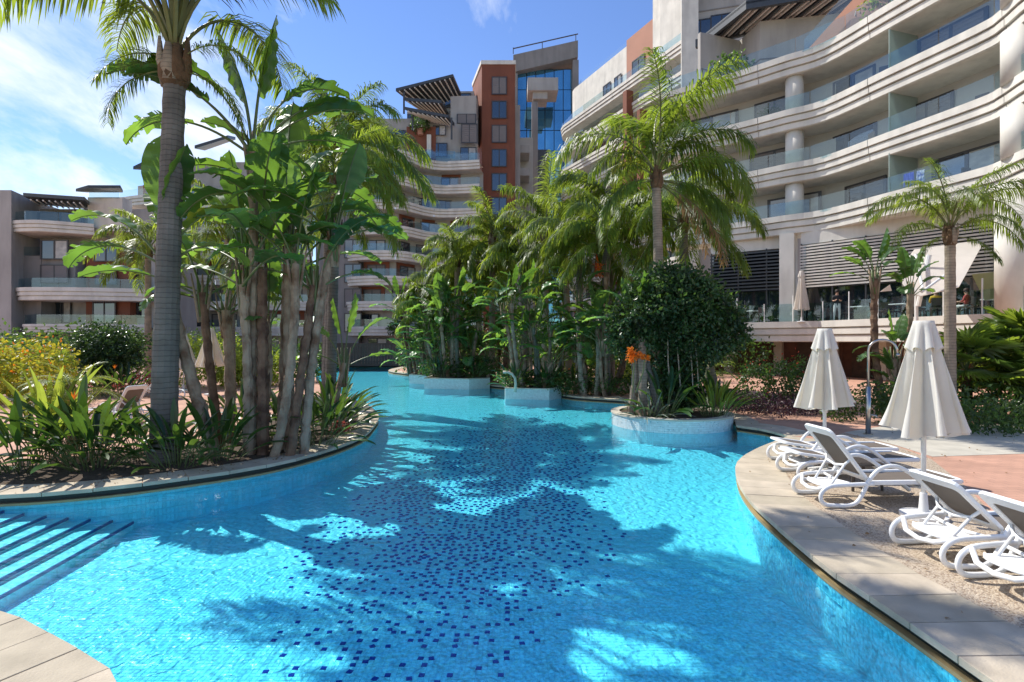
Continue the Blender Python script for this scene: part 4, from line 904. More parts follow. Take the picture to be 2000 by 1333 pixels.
def palm(label, x, y, zt, r0, r1, L, spec, lean=(0, 0), FS=None, seed=0, z0=0.0, bark=None, bulge=1.35, group=None, dry=0, name='palm_tree', boots=7, cat='palm tree'):
    """spec: list of (kind, azimuth degrees, scale) ; azimuth 0 = right, 90 = away, 180 = left, 270 = towards the camera"""
    r = random.Random(seed); e_ = empty(name, (x, y, z0), label=label, cat=cat, group=group); FS = FS or F_mid
    h = zt-z0; n = max(8, int(h/.16)); prof = []; pts = []
    for i in range(n+1):
        t_ = i/n; pts.append(Vector((lean[0]*t_**1.3, lean[1]*t_**1.3, h*t_)))
        rr = r0+(r1-r0)*min(1, t_*1.1); rr *= 1+(.035 if i % 2 else -.02)
        if t_ < .05: rr *= 1.15
        prof.append(rr)
    mb = MB(); mb.tube(pts, prof, 14); mb.build('trunk', bark or m_bark, e_, smooth=False)
    top = pts[-1]
    # swollen leaf bases
    mb = MB(); hb = r1*4.2
    mb.tube([top+Vector((0, 0, -.05)), top+Vector((0, 0, hb*.18)), top+Vector((0, 0, hb*.45)), top+Vector((0, 0, hb*.8)), top+Vector((0, 0, hb*1.25))], [r1*1.0, r1*bulge, r1*bulge*1.02, r1*.95, r1*.4], 12)
    mb.build('crown_base', m_fib if boots else m_bark, e_, smooth=True)
    for i in range(boots):
        a = 2.4*i+seed; mb = MB(); c = Vector((math.cos(a), math.sin(a), 0)); zz = hb*(.05+.09*(i % 5))
        mb.tube([top+c*r1*.9+Vector((0, 0, zz-.05)), top+c*r1*1.28+Vector((0, 0, zz+hb*.22)), top+c*r1*1.32+Vector((0, 0, zz+hb*.75))], [r1*.85, r1*.75, r1*.28], 6, sy=.45)
        mb.build('leaf_boot', m_bark2 if i % 3 == 0 else m_fib, e_, smooth=True)
    for i, (k, az, s) in enumerate(spec):
        me = r.choice((F_dry if k == 'dry' else F_yel if k == 'yel' else FS)['hang' if k == 'dry' else 'arch' if k == 'yel' else k]); a = R(az)
        zz = hb*({'up': 1.0, 'arch': .8, 'out': .6, 'hang': .35, 'dry': .2, 'yel': .5}[k]); base = {'up': .02, 'arch': .3*r1, 'out': .6*r1, 'hang': .9*r1, 'dry': .9*r1, 'yel': .5*r1}[k]
        inst('frond', me, e_, (top.x+math.cos(a)*base, top.y+math.sin(a)*base, top.z+zz), (r.gauss(0, .10), r.gauss(0, .06), a), L/3*s)
    return e_
def ring_spec(seed, nu=3, na=5, no=6, nh=4, s=1.0):
    r = random.Random(seed); sp_ = []
    for k, n, o in (('up', nu, 0), ('arch', na, 30), ('out', no, 75), ('hang', nh, 10)):
        sp_ += [(k, o+360*i/n+r.uniform(-22, 22), s*r.uniform(.85, 1.1)) for i in range(n)]
    return sp_

def paddle_mesh(name, seed, L=2.2, e0=70, droop=60, blade=.56, w=.29, tears=4, m=None, cup=.35, pet=.022):
    """giant bird-of-paradise leaf: stalk and a broad torn blade"""
    r = random.Random(seed); pts, _ = curve_pts(L, e0, droop, 18, 1.8, roll=r.uniform(-.6, .6)); mb = MB(); k0 = 1-blade
    mb.tube(pts, [pet*(1-.8*i/18)+.003 for i in range(19)], 6, cap=False); mb.cur = 1
    n = 34
    for s in (-1, 1):
        tear = sorted(r.sample(range(3, n-1), min(tears, n-5))) if tears else []
        prev = None; sag = 0
        for i in range(n+1):
            u = i/n; t_ = k0+blade*u; p, T = at(pts, min(.999, t_)); side = T.cross(Vector((0, 0, 1)))
            if side.length < .1: side = Vector((0, 1, 0))
            side.normalize(); side *= s; up = side.cross(T)
            if up.dot(T.cross(side)) > 0: pass
            up = T.cross(side)*(1 if s > 0 else -1)
            if up.z < 0 and e0 < 80: up = -up
            wd = w*(math.sin(PI*min(1, u*.93+.05))**.55)*(1 if u < .93 else (1-u)/.07+.0)
            wd = max(.004, wd); wav = .010*math.sin(i*.9+seed)
            mid = p+side*wd*.55+up*(cup*wd*.55+wav)
            edge = p+side*wd*(.97)+up*(cup*wd*.8+wav*2)-Vector((0, 0, sag*wd))
            row = (p, mid, edge)
            if prev is not None:
                if i in tear:
                    sag = r.uniform(0, .35); e2 = p+side*wd*.96+up*(cup*wd*.8)-Vector((0, 0, sag*wd))
                    pe_ = prev
                    mb.add([pe_[0], pe_[1], row[1], row[0]], ((0, 1, 2, 3),)); q2 = pe_[2].lerp(row[2], .45); mb.add([pe_[1], pe_[2], q2, pe_[1].lerp(mid, .6)], ((0, 1, 2, 3),))
                    prev = (p, mid, e2); continue
                mb.add([prev[0], prev[1], row[1], row[0]], ((0, 1, 2, 3),)); mb.add([prev[1], prev[2], row[2], row[1]], ((0, 1, 2, 3),))
            prev = row
    me = mb.mesh(name, [m_pet, m or m_ban])
    me.polygons.foreach_set('use_smooth', [True]*len(me.polygons)); return me
PD = {'up': [paddle_mesh('leaf', 1, 2.2, 86, 12, tears=1), paddle_mesh('leaf', 2, 2.1, 84, 25, tears=2, w=.30)],
      'arch': [paddle_mesh('leaf', 3, 2.3, 74, 75, tears=4), paddle_mesh('leaf', 4, 2.1, 70, 60, tears=6), paddle_mesh('leaf', 5, 2.3, 72, 95, tears=9)],
      'out': [paddle_mesh('leaf', 6, 2.2, 56, 85, tears=7), paddle_mesh('leaf', 7, 2.2, 50, 60, tears=3), paddle_mesh('leaf', 8, 2.2, 50, 110, tears=15)],
      'low': [paddle_mesh('leaf', 9, 1.9, 35, 100, tears=14), paddle_mesh('leaf', 10, 2.0, 30, 60, tears=6)],
      'yel': [paddle_mesh('yellow_leaf', 12, 2.0, 60, 70, tears=3, m=m_bany)]}
def banana_fan(e_, top, az, n, L, r, kinds=None, yel=False, spread=1.0, boots=True, tr=.09):
    """leaves in a fan standing on the stem top"""
    for i in range(n):
        f = (i-(n-1)/2)/max(1, (n-1)/2)*spread; k = 'up' if abs(f) < .28 else 'arch' if abs(f) < .62 else 'out' if abs(f) < .9 else 'low'
        a = az+(0 if f >= 0 else PI)+r.gauss(0, .28); me = r.choice(PD['yel'] if (yel and i == 1) else PD[k])
        inst('leaf', me, e_, (top.x+.05*f, top.y, top.z-.08*abs(f)), (r.gauss(0, .08), 0, a), L/2.2*r.uniform(.85, 1.1))
    if boots:
        for i in range(5):
            f = (i-2)/2; mb = MB(); c = Vector((math.cos(az), math.sin(az), 0))*f
            mb.tube([top+c*tr*.7+Vector((0, 0, -.55+.1*(i % 2))), top+c*tr*1.6+Vector((0, 0, -.1)), top+c*(tr*2.6)+Vector((0, 0, .35))], [tr*.75, tr*.62, tr*.22], 6, sy=.6)
            mb.build('leaf_sheath', m_pet if i % 2 else m_stem, e_, smooth=True)
def stem_mesh(base, top, r0, seed, bow=.1):
    r = random.Random(seed); n = max(8, int((top-base).length/.11)); pts = []; rs = []; b_ = Vector((r.uniform(-bow, bow), r.uniform(-bow, bow), 0))
    for i in range(n+1):
        t_ = i/n; pts.append(base.lerp(top, t_)+b_*math.sin(PI*t_)+Vector((r.gauss(0, .006), r.gauss(0, .006), 0))); rs.append(r0*(1-.22*t_)*(1+(.14 if i % 3 == 0 else -.05 if i % 3 == 1 else .03)+r.gauss(0, .03)))
    mb = MB(); mb.tube(pts, rs, 9)
    # torn scars hugging the stem
    for i in range(n//2):
        k = r.randrange(1, n-1); a = r.uniform(0, 2*PI); c = Vector((math.cos(a), math.sin(a), 0)); p = pts[k]; w_ = Vector((-c.y, c.x, 0))*r0*.7
        mb.add([p+c*rs[k]*.85-w_, p+c*rs[k]*.85+w_, p+c*(rs[k]*1.28)+Vector((0, 0, .09+.1*r.random())), ], ((0, 1, 2),))
    return mb, pts[-1]
def banana(label, x, y, stems, L=2.2, r0=.11, seed=0, z0=0, group=None, yel=False, mats=None, name='banana_plant', cat='banana plant'):
    """stems: (dx, dy, topdx, topdy, height, fan azimuth deg, leaves)"""
    r = random.Random(seed); e_ = empty(name, (x, y, z0), label=label, cat=cat, group=group)
    for i, (dx, dy, tx, ty, h, az, n) in enumerate(stems):
        mb, top = stem_mesh(Vector((dx, dy, -.05)), Vector((tx, ty, h)), r0*r.uniform(.85, 1.15), seed*7+i)
        mb.build('stem', (mats or (m_stem, m_stem, m_stemd))[i % 3], e_)
        if n: banana_fan(e_, top, R(az), n, L, r, yel=yel and i == 0, tr=r0*.8)
    return e_

def strap_mesh(name, seed, L=1.1, e0=70, droop=40, w=.055, pet=.45, m=None):
    r = random.Random(seed); pts, _ = curve_pts(L, e0, droop, 9, 1.6, roll=r.uniform(-1, 1)); mb = MB()
    mb.tube(pts[:6], .008, 4, cap=False); mb.cur = 1; n = 8; pr = None
    for i in range(n+1):
        u = i/n; p, T = at(pts, min(.999, pet+(1-pet)*u)); side = T.cross(Vector((0, 0, 1))).normalized(); up = side.cross(T); wd = w*math.sin(PI*min(1, u*.9+.09))**.7
        if i == n: wd = .002
        row = (p-side*wd+up*wd*.5, p, p+side*wd+up*wd*.5)
        if pr: mb.add([pr[0], pr[1], row[1], row[0]], ((0, 1, 2, 3),)); mb.add([pr[1], pr[2], row[2], row[1]], ((0, 1, 2, 3),))
        pr = row
    return mb.mesh(name, [m_pet, m or m_blade])
ST = [strap_mesh('leaf', 1, 1.15, 84, 20), strap_mesh('leaf', 2, 1.1, 74, 35), strap_mesh('leaf', 3, 1.05, 62, 45), strap_mesh('leaf', 4, 1.0, 48, 50, .06), strap_mesh('leaf', 5, .95, 32, 45, .06), strap_mesh('leaf', 6, 1.2, 68, 70, .05)]
STY = [strap_mesh('leaf', 11, 1.2, 84, 15, .045, .3, m_bladey), strap_mesh('leaf', 12, 1.2, 74, 35, .045, .3, m_bladey), strap_mesh('leaf', 13, 1.1, 60, 55, .045, .3, m_bladey)]
STG = [strap_mesh('leaf', 21, .7, 80, 20, .02, .05, m_greyleaf), strap_mesh('leaf', 22, .7, 55, 50, .02, .05, m_greyleaf), strap_mesh('leaf', 23, .7, 30, 60, .02, .05, m_greyleaf)]
def flower_mesh():
    mb = MB(); mb.tube([(0, 0, 0), (.02, 0, .5), (.03, 0, .95)], .008, 5); mb.cur = 1
    for i in range(4):
        a = R(50+25*i); d = Vector((math.cos(a), 0, math.sin(a))); p = Vector((.03, 0, .95)); s_ = Vector((0, .018, 0))
        mb.add([p, p+d*.07+s_, p+d*.15, p+d*.07-s_], ((0, 1, 2, 3),))
    mb.add([(.03, .012, .95), (.03, -.012, .95), (.2, 0, .98)], ((0, 1, 2),)); return mb.mesh('flower', [m_pet, m_orangefl])
FLM = flower_mesh()
def clump(label, x, y, n=34, s=1.0, seed=0, rad=.3, lib=None, flowers=0, z0=0, group='strap leaved plants under the trees', name='strap_leaf_plant', cat='plant'):
    r = random.Random(seed); e_ = empty(name, (x, y, z0), label=label, cat=cat, group=group); lib = lib or ST
    for i in range(n):
        a = i*2.4+r.uniform(-.3, .3); rr = rad*math.sqrt((i+.5)/n); k = min(len(lib)-1, int(len(lib)*((i+.5)/n)**.8*r.uniform(.7, 1.1)))
        inst('leaf', lib[k], e_, (rr*math.cos(a), rr*math.sin(a), 0), (r.gauss(0, .1), r.gauss(0, .1), a), s*r.uniform(.75, 1.12))
    for i in range(flowers):
        a = r.uniform(0, 6.28); inst('flower', FLM, e_, (rad*.5*math.cos(a), rad*.5*math.sin(a), 0), (r.gauss(0, .1), r.gauss(0, .1), a), s*r.uniform(.9, 1.1))
    return e_

def leafcloud(mb, blobs, n, size, r, shell=.45, flat=.3, oval=False):
    """leaves spread through ellipsoids (cx,cy,cz,rx,ry,rz)"""
    vol = [b_[3]*b_[4]*b_[5] for b_ in blobs]; tot = sum(v**.7 for v in vol)
    for b_, v in zip(blobs, vol):
        for _ in range(int(n*v**.7/tot)):
            d = Vector((r.gauss(0, 1), r.gauss(0, 1), r.gauss(0, 1))).normalized(); q = (shell+(1-shell)*r.random()**.6)*r.choice((1, 1, 1, 1.06, .97))
            nn = mnoise.noise(d*2.4+Vector((b_[0], b_[1], b_[2])))*.55; q *= 1+nn
            c = Vector((b_[0]+d.x*b_[3]*q, b_[1]+d.y*b_[4]*q, b_[2]+d.z*b_[5]*q))
            u = (d*.5+Vector((r.gauss(0, .6), r.gauss(0, .6), r.gauss(0, .6)-flat))).normalized(); w_ = u.cross(Vector((r.gauss(0, 1), r.gauss(0, 1), r.gauss(0, 1)))).normalized(); s = size*r.uniform(.6, 1.25)
            k = u.cross(w_)*s*.12
            mb.add([c, c+u*s*.5+w_*s*.3+k, c+u*s, c+u*s*.5-w_*s*.3+k], ((0, 1, 2), (0, 2, 3)))
def bush(label, x, y, blobs, n, size, m, seed=0, z0=0, name='shrub', cat='shrub', stems=4, extra=None, group=None):
    r = random.Random(seed); e_ = empty(name, (x, y, z0), label=label, cat=cat, group=group)
    mb = MB(); leafcloud(mb, blobs, n, size, r); o = mb.build('foliage', m, e_); 
    if extra:
        em, en, es_, top = extra; mb = MB()
        bl = [(b_[0], b_[1], b_[2]+b_[5]*.25*top, b_[3]*1.02, b_[4]*1.02, b_[5]*(.85 if top else 1.02)) for b_ in blobs]; leafcloud(mb, bl, en, es_, r, shell=.92, flat=-.5); mb.build('blossom' if em in (m_redfl, m_orangefl) else 'young_foliage', em, e_)
    if stems:
        mb = MB()
        for i in range(stems):
            b_ = blobs[i % len(blobs)]; mb.tube([(r.uniform(-.1, .1), r.uniform(-.1, .1), 0), (b_[0]*.5, b_[1]*.5, b_[2]*.55), (b_[0]+r.uniform(-.2, .2)*b_[3], b_[1], b_[2])], [.035, .028, .012], 5)
        mb.build('branches', m_stemd, e_)
    return e_
def fanleaf_mesh(seed, R_=.55, n=22):
    r = random.Random(seed); mb = MB(); pts = [Vector((0, 0, 0)), Vector((.3, 0, .22)), Vector((.62, 0, .32))]; mb.tube(pts, .010, 5, cap=False); mb.cur = 1; c = pts[-1]
    for i in range(n):
        a = R(-125+250*i/(n-1)); d = Vector((math.cos(a), math.sin(a), .15*math.cos(a)+r.uniform(-.03, .03))).normalized(); s_ = Vector((-math.sin(a), math.cos(a), 0)); l = R_*r.uniform(.85, 1.05)
        m1 = c+d*l*.55; mb.add([c, m1+s_*.034, c+d*l-Vector((0, 0, .08+.1*r.random())), m1-s_*.034], ((0, 1, 2), (0, 2, 3)))
    return mb.mesh('leaf', [m_pet, m_frond])
FN = [fanleaf_mesh(i) for i in range(3)]
def fanpalm(label, x, y, h, n=26, s=1.0, seed=0, z0=0, group='fan palms on the right bank'):
    r = random.Random(seed); e_ = empty('fan_palm', (x, y, z0), label=label, cat='fan palm', group=group)
    mb = MB(); mb.tube([(0, 0, -.05), (.02, 0, h*.5), (0, 0, h)], [.13, .12, .10], 9); mb.build('trunk', m_fib, e_)
    for i in range(n):
        a = i*2.4; t_ = (i+.5)/n; inst('leaf', FN[i % 3], e_, (0, 0, h-.1*t_), (r.gauss(0, .15), R(-60+95*t_)+r.gauss(0, .1), a), s*r.uniform(.85, 1.15))
    return e_

# ---- the tall palm on the left bank
palm('tallest palm at the left, thick ringed grey trunk rising past the frame top', -5.8, 8.95, 6.3, .205, .165, 4.2,
     [('up', 200, 1.0), ('up', 20, 1.05), ('up', 100, 1.0), ('up', 300, .95), ('up', 160, 1.0), ('up', 340, 1.0), ('up', 60, 1.1), ('up', 240, .9), ('up', 185, 1.1), ('up', 5, 1.1), ('up', 130, .9), ('up', 280, .9),
      ('arch', 250, 1.0), ('arch', 275, 1.05), ('arch', 295, 1.0), ('up', 220, 1), ('up', 320, 1), ('arch', 184, .9), ('arch', 5, .8), ('arch', 150, .7), ('arch', 80, .85), ('out', 172, .36), ('hang', 186, .34), ('hang', 10, .32), ('out', 350, .36)],
     lean=(.12, .1), FS=F_near, seed=3, bulge=1.45, boots=9)
# ---- giant banana-like clump beside it
banana('large banana plant left of the trunk cluster, broad leaf reaching far left, one leaf yellowing', -5.15, 9.2,
       [(.1, 0, -.75, -.1, 3.3, 168, 8), (.45, .35, .35, .4, 3.0, 160, 4), (-.2, .7, -.6, .8, 2.9, 20, 4)], L=2.2, r0=.09, seed=2, yel=True)
banana('tall banana plant in the middle of the trunk cluster with its crown high above', -4.55, 9.6,
       [(-.05, -.15, -.2, .25, 5.5, 15, 12), (.3, .3, .35, .5, 4.4, 40, 7), (.18, -.15, .0, .2, 3.5, 110, 4), (-.2, .2, -.38, .3, 3.4, 175, 5)], L=2.5, r0=.09, seed=5)
banana('banana plant at the right of the trunk cluster, pale peeling stems leaning right', -4.0, 9.3,
       [(-.1, 0, .2, .15, 3.35, 25, 7), (.3, .25, .75, .5, 3.9, 60, 7), (.12, .1, .42, .4, 3.0, 340, 6), (.0, .4, -.1, .6, 3.7, 150, 5)], L=2.0, r0=.09, seed=8)
banana('short banana plant with one broad leaf beside the twin palm trunks', -3.9, 12.2, [(0, 0, .1, 0, 1.5, 10, 6)], L=1.5, r0=.07, seed=13)
banana('slender banana plant right behind the thick palm trunk', -5.6, 10.6, [(0, 0, -.1, .1, 2.6, 30, 7), (.5, .2, .7, .2, 2.2, 120, 6)], L=1.8, r0=.09, seed=15)
# ---- palms behind on the left bank
palm('dense drooping palm whose dark crown hangs right of the banana leaves', -5.5, 16.0, 7.3, .17, .14, 2.6, ring_spec(4, 3, 8, 9, 8), lean=(.35, 0), FS=F_mid, seed=6)
palm('palm with a slim trunk just right of its dense dark neighbour', -4.6, 13.6, 5.6, .14, .11, 2.1, ring_spec(9, 2, 5, 6, 5), lean=(.15, 0), FS=F_mid, seed=9)
palm('palm whose long frond arches right before the wavy balconies', -6.4, 18.5, 7.2, .16, .13, 2.7, ring_spec(14, 2, 6, 7, 3)+[('arch', 5, 1.55), ('out', 352, 1.5)], lean=(.1, 0), FS=F_mid, seed=12)
palm('thin reddish palm trunk standing before the left building', -17.6, 26, 6.0, .16, .13, 2.8, ring_spec(19, 2, 5, 5, 3), FS=F_far, seed=14, bark=m_bark2)
palm('dark palm crown showing between the left trunks', -10.2, 19.5, 5.2, .17, .14, 2.6, ring_spec(24, 3, 6, 6, 5), FS=F_far, seed=16)
# ---- middle group
palm('bushy palm at the left of the middle group, above the low planter', -2.8, 27.5, 5.8, .17, .14, 2.2, ring_spec(31, 3, 7, 8, 7), FS=F_far, seed=21, bark=m_bark2)
palm('palm in the middle group with crown just left of the glass tower', -1.0, 27.0, 6.8, .17, .14, 2.5, ring_spec(35, 3, 7, 7, 5), FS=F_far, seed=22, bark=m_bark2)
palm('broad low palm in the middle group with yellowish inner fronds', -1.9, 31.0, 6.0, .18, .15, 2.6, ring_spec(38, 2, 7, 8, 7)+[('yel', 250, .8)], FS=F_far, seed=23, bark=m_bark2)
palm('upright plume-like palm standing before the glass tower', 1.45, 23.5, 6.3, .17, .14, 2.9, [('up', 40, 1.2), ('up', 160, 1.15), ('up', 280, 1.2), ('arch', 10, .9), ('arch', 190, .9), ('arch', 100, .8), ('out', 340, .6), ('hang', 200, .5), ('hang', 350, .6), ('out', 160, .6)], FS=F_mid, seed=24, bark=m_bark2)
palm('small palm with slim leaning trunks right of the plume-like palm', 2.6, 24.5, 6.6, .16, .13, 2.6, ring_spec(44, 2, 5, 6, 4), lean=(-.2, 0), FS=F_far, seed=25, bark=m_bark2)
palm('palm behind the small banana leaf, pink flower stalk beside its crown', 4.2, 22.8, 7.0, .17, .14, 3.1, ring_spec(47, 2, 6, 8, 6), FS=F_far, seed=26, bark=m_bark2)
palm('shaded palm low behind the middle banana clumps', -4.5, 28.0, 3.4, .14, .12, 2.1, ring_spec(49, 2, 6, 7, 5), FS=F_far, seed=28, bark=m_bark2)
# ---- the tall palm behind the ivy tree and its neighbours
palm('tall palm rising out of the round planter in front of the right wing', 4.05, 14.6, 6.2, .16, .12, 2.9,
     [('up', 60, 1.25), ('up', 10, 1.2), ('up', 250, 1.1), ('up', 130, 1.1), ('up', 330, 1.15), ('arch', 15, .95), ('arch', 350, 1.05), ('arch', 174, 1.15), ('arch', 150, .8), ('arch', 80, .9), ('arch', 285, .8), ('out', 10, .85), ('out', 335, .95), ('out', 186, .6), ('dry', 350, 1.0), ('dry', 15, .85), ('hang', 185, .7), ('yel', 205, .55), ('hang', 350, .8), ('hang', 210, .65), ('out', 355, 1.05), ('hang', 8, .9)], lean=(-.1, .1), FS=F_mid, seed=31, bark=m_bark2, z0=.15)
palm('lower palm behind the tall one, full crown of hanging bright fronds', 6.0, 18.8, 5.8, .18, .14, 3.0, ring_spec(52, 2, 7, 8, 7), FS=F_mid, seed=33)
palm('shorter palm left of the tall one with bunches of orange red fruit', 3.5, 20.0, 5.5, .17, .13, 2.7, ring_spec(57, 2, 6, 7, 5), FS=F_mid, seed=34)
fr_ = P(1165, 525, 19.6); fe = empty('fruit_bunch', (fr_.x, fr_.y, fr_.z), label='hanging bunch of orange red palm fruit below the shorter palm crown', cat='fruit bunch')
rr_ = random.Random(6)
for k in range(5):
    mb = MB(); x_ = rr_.uniform(-.2, .2)
    for _ in range(46):
        p = Vector((x_+rr_.gauss(0, .06), rr_.gauss(0, .06), rr_.uniform(-.35, .15))); mb.lathe(p, [(.001, -.02), (.02, 0), (.001, .02)], 5)
    mb.tube([(x_, 0, -.3), (x_*.6, 0, .2), (0, 0, .5)], .012, 4); mb.build('fruit_strand', m_redfl if k % 2 else m_orangefl, fe)
# ---- palm on the right bank
palm('slender bright green palm on the right bank before the tilted sail', 10.35, 12.7, 4.3, .125, .105, 2.15,
     [('up', 90, .9), ('up', 200, .9), ('up', 330, .9), ('arch', 175, 1.1), ('arch', 200, 1.05), ('arch', 5, 1.1), ('arch', 340, 1.15), ('arch', 60, 1), ('arch', 250, 1), ('arch', 300, 1), ('out', 10, 1), ('out', 185, .9), ('arch', 130, 1), ('hang', 190, .45), ('hang', 350, .55), ('out', 280, .8)],
     FS=FK(84, .014, .62, m_frond, 2.2), seed=36, bark=m_bark2)
# ---- ivy clad tree in the round planter
iv = bush('dark ivy covered tree with a rounded crown in the round planter', 4.2, 13.9,
     [(0, 0, 2.7, 1.2, 1.1, .9), (-.85, -.1, 2.35, .8, .7, .7), (.85, .1, 2.55, .8, .8, .65), (-.15, 0, 3.3, .8, .8, .5), (.45, -.3, 1.75, .75, .6, .6), (-1.15, .1, 1.85, .5, .5, .4), (1.35, 0, 2.05, .55, .5, .5), (-.7, .1, 3.05, .5, .5, .4), (.55, 0, 3.15, .5, .5, .38), (1.5, .1, 2.5, .3, .3, .3), (-1.45, 0, 2.3, .3, .3, .35), (.05, 0, 1.2, .62, .6, .6), (.1, 0, .55, .60, .58, .60)], 30000, .11, m_ivy, seed=3, z0=.15, name='ivy_tree', cat='tree', stems=6, extra=(m_hedge, 2600, .13, 1))
mb = MB()
for i in range(7):
    a = i*.9; mb.tube([(.35*math.cos(a), -.5, 1.9-.1*i % .3), (.38*math.cos(a), -.62, 1.3), (.36*math.cos(a)+.03, -.66, .7)], .012, 4)
mb.build('aerial_root', m_boot, iv)
# grey gnarled trunks and straps in the round planter
banana('grey gnarled trunk with torn leaves at the left of the round planter', 3.25, 13.4, [(0, 0, .0, .1, 1.9, 150, 0), (.35, 0, .05, .2, 1.5, 60, 0), (-.25, .2, -.1, .4, 2.2, 170, 6)], L=1.6, r0=.12, seed=41, z0=.15, mats=(m_bark2, m_bark, m_bark2))
clump('grey leaved spiky plant against the gnarled trunk in the round planter', 3.35, 13.15, 40, 1.1, 42, .35, STG, z0=.15, group=None)
clump('upright strap leaved plant between gnarled trunk and ivy in the round planter', 3.75, 13.2, 26, 1.25, 43, .25, z0=.15, group=None)
clump('pale green strappy plant right of the ivy in the round planter', 5.0, 13.2, 40, .8, 44, .35, STY, z0=.15, group=None)
clump('dark strappy plant at the right rim of the round planter', 5.2, 13.8, 34, 1.0, 45, .3, z0=.15, group=None)
fe = palm('short cycad-like palm spreading right behind the ivy', 5.5, 14.9, .75, .14, .13, 1.3, [('arch', a, 1) for a in range(0, 360, 36)]+[('out', a, 1) for a in range(15, 360, 45)]+[('up', 0, .8)], FS=DATE, seed=47, boots=0, name='cycad', cat='cycad')
fo = empty('orange_flower_cluster', tuple(P(1236, 697, 13.1)), label='large bright orange flower cluster between grey trunk and ivy', cat='flowers')
rr_ = random.Random(9); mb = MB(); leafcloud(mb, [(0, 0, 0, .13, .08, .16), (.17, 0, .02, .09, .06, .07), (.32, 0, -.04, .10, .06, .06), (-.06, 0, .14, .05, .05, .07)], 420, .07, rr_, shell=.1); mb.build('petals', m_orangefl, fo); mb = MB(); mb.tube([(0, 0, -.9), (.02, 0, -.4), (.05, 0, 0)], .015, 5); mb.tube([(.1, .1, -.9), (.25, 0, -.4), (.3, 0, 0)], .015, 5); mb.build('stalk', m_pet, fo)
# ---- middle banana clumps
def clumpstems(seed, n, rad, h0, h1, tilt=.25, leaves=(6, 8)):
    r = random.Random(seed); st_ = []
    for i in range(n):
        a = r.uniform(0, 6.28); d = rad*math.sqrt(r.random()); x, y = d*math.cos(a), d*.6*math.sin(a); h = r.uniform(h0, h1); st_.append((x, y, x+x*tilt*2+r.gauss(0, .12), y+.1, h, r.uniform(-30, 30) if r.random() < .6 else r.uniform(0, 180), r.randint(*leaves)))
    return st_
banana('clump of slim banana stems in the angular planter by the arched spout', .75, 20.6, clumpstems(3, 12, .8, .7, 3.2), L=1.7, r0=.075, seed=51, z0=.25, mats=(m_bark2, m_stem, m_greyleaf))
banana('tall fresh green banana leaves rising right of the arched spout clump', 2.9, 19.9, clumpstems(6, 7, .6, .8, 4.2), L=1.7, r0=.08, seed=52, mats=(m_bark2, m_stem, m_stemd))
banana('clump of banana stems filling the low planter farther up the pool', -2.6, 25.2, clumpstems(8, 14, 1.1, .6, 3.4), L=1.9, r0=.085, seed=53, z0=.3, mats=(m_bark2, m_stem, m_greyleaf))
banana('dense banana thicket behind the low planter', -3.6, 28.5, clumpstems(12, 12, 1.7, .6, 4.0), L=1.9, r0=.09, seed=54)
banana('banana thicket shading the far loungers', -.6, 29.5, clumpstems(15, 11, 1.7, .8, 4.6), L=2.0, r0=.09, seed=55)
banana('banana thicket between the spout clump and the ivy tree', 3.4, 22.5, clumpstems(18, 9, 1.2, .6, 3.8), L=1.7, r0=.09, seed=56)
banana('pair of upright lime green banana leaves left of the ivy tree', 3.35, 19.4, [(0, 0, -.1, 0, 2.0, 20, 7), (.1, .3, .1, .3, 4.6, 10, 7)], L=1.9, r0=.08, seed=57)
banana('banana plant on the small far planter near the bridge', -4.65, 27.7, clumpstems(22, 5, .3, .5, 2.6), L=1.5, r0=.08, seed=58, z0=.3)
# right bank bananas
banana('banana plant with red brown sheath climbing before the terrace edge', 10.1, 14.6, [(0, 0, -.25, 0, 3.7, 10, 11), (.3, .1, .35, .1, 1.5, 175, 8)], L=1.35, r0=.10, seed=61, mats=(m_stemd, m_stem, m_stemd))
banana('second banana plant right of it, stems ending in upright leaves', 10.95, 14.9, [(0, 0, .1, 0, 3.3, 30, 9), (-.3, -.3, -.5, -.3, .7, 170, 9)], L=1.3, r0=.085, seed=62)
clump('rosette of dark red strappy leaves against the terrace band', 10.6, 13.9, 30, .6, 63, .12, [strap_mesh('leaf', 71, .8, 70, 60, .03, .1, m_redleaf), strap_mesh('leaf', 72, .8, 45, 50, .03, .1, m_redleaf)], z0=1.75, group=None)
mb = MB(); mb.tube([(10.6, 13.9, 0), (10.62, 13.9, .9), (10.6, 13.9, 1.8)], .04, 6); o = mb.build('slim_trunk', m_stem); tag(o, 'slim bare trunk under the dark red rosette', 'trunk')
# ---- strap leaved plants on the left bank
CL = [(-8.7, 8.35, 1.15, 'far left strap leaved plant at the frame edge'), (-7.55, 8.3, 1.0, 'strap leaved plant with dark leaves sprawling over the coping at left'), (-7.1, 8.9, 1.15, 'strap leaved plant with an orange flower left of the thick palm trunk'),
      (-6.55, 8.45, 1.05, 'strap leaved plant against the left side of the thick palm trunk'), (-6.3, 9.2, 1.0, 'strap leaved plant behind the thick palm trunk'), (-5.35, 8.6, .95, 'strap leaved plant at the right foot of the thick palm trunk'),
      (-4.95, 9.1, 1.0, 'strap leaved plant between thick palm trunk and peeling stems'), (-3.75, 10.3, .95, 'strap leaved plant right of the peeling stems'), (-3.85, 11.3, 1.1, 'strap leaved plant overhanging the bend of the coping'),
      (-4.1, 12.6, 1.1, 'sunlit strap leaved plant with an orange flower at the bend'), (-4.5, 13.8, 1.0, 'strap leaved plant at the back of the bend'), (-4.7, 10.9, 1.0, 'strap leaved plant in the shade behind the peeling stems'), (-5.9, 11.9, 1.1, 'strap leaved plant deep in the left bed')]
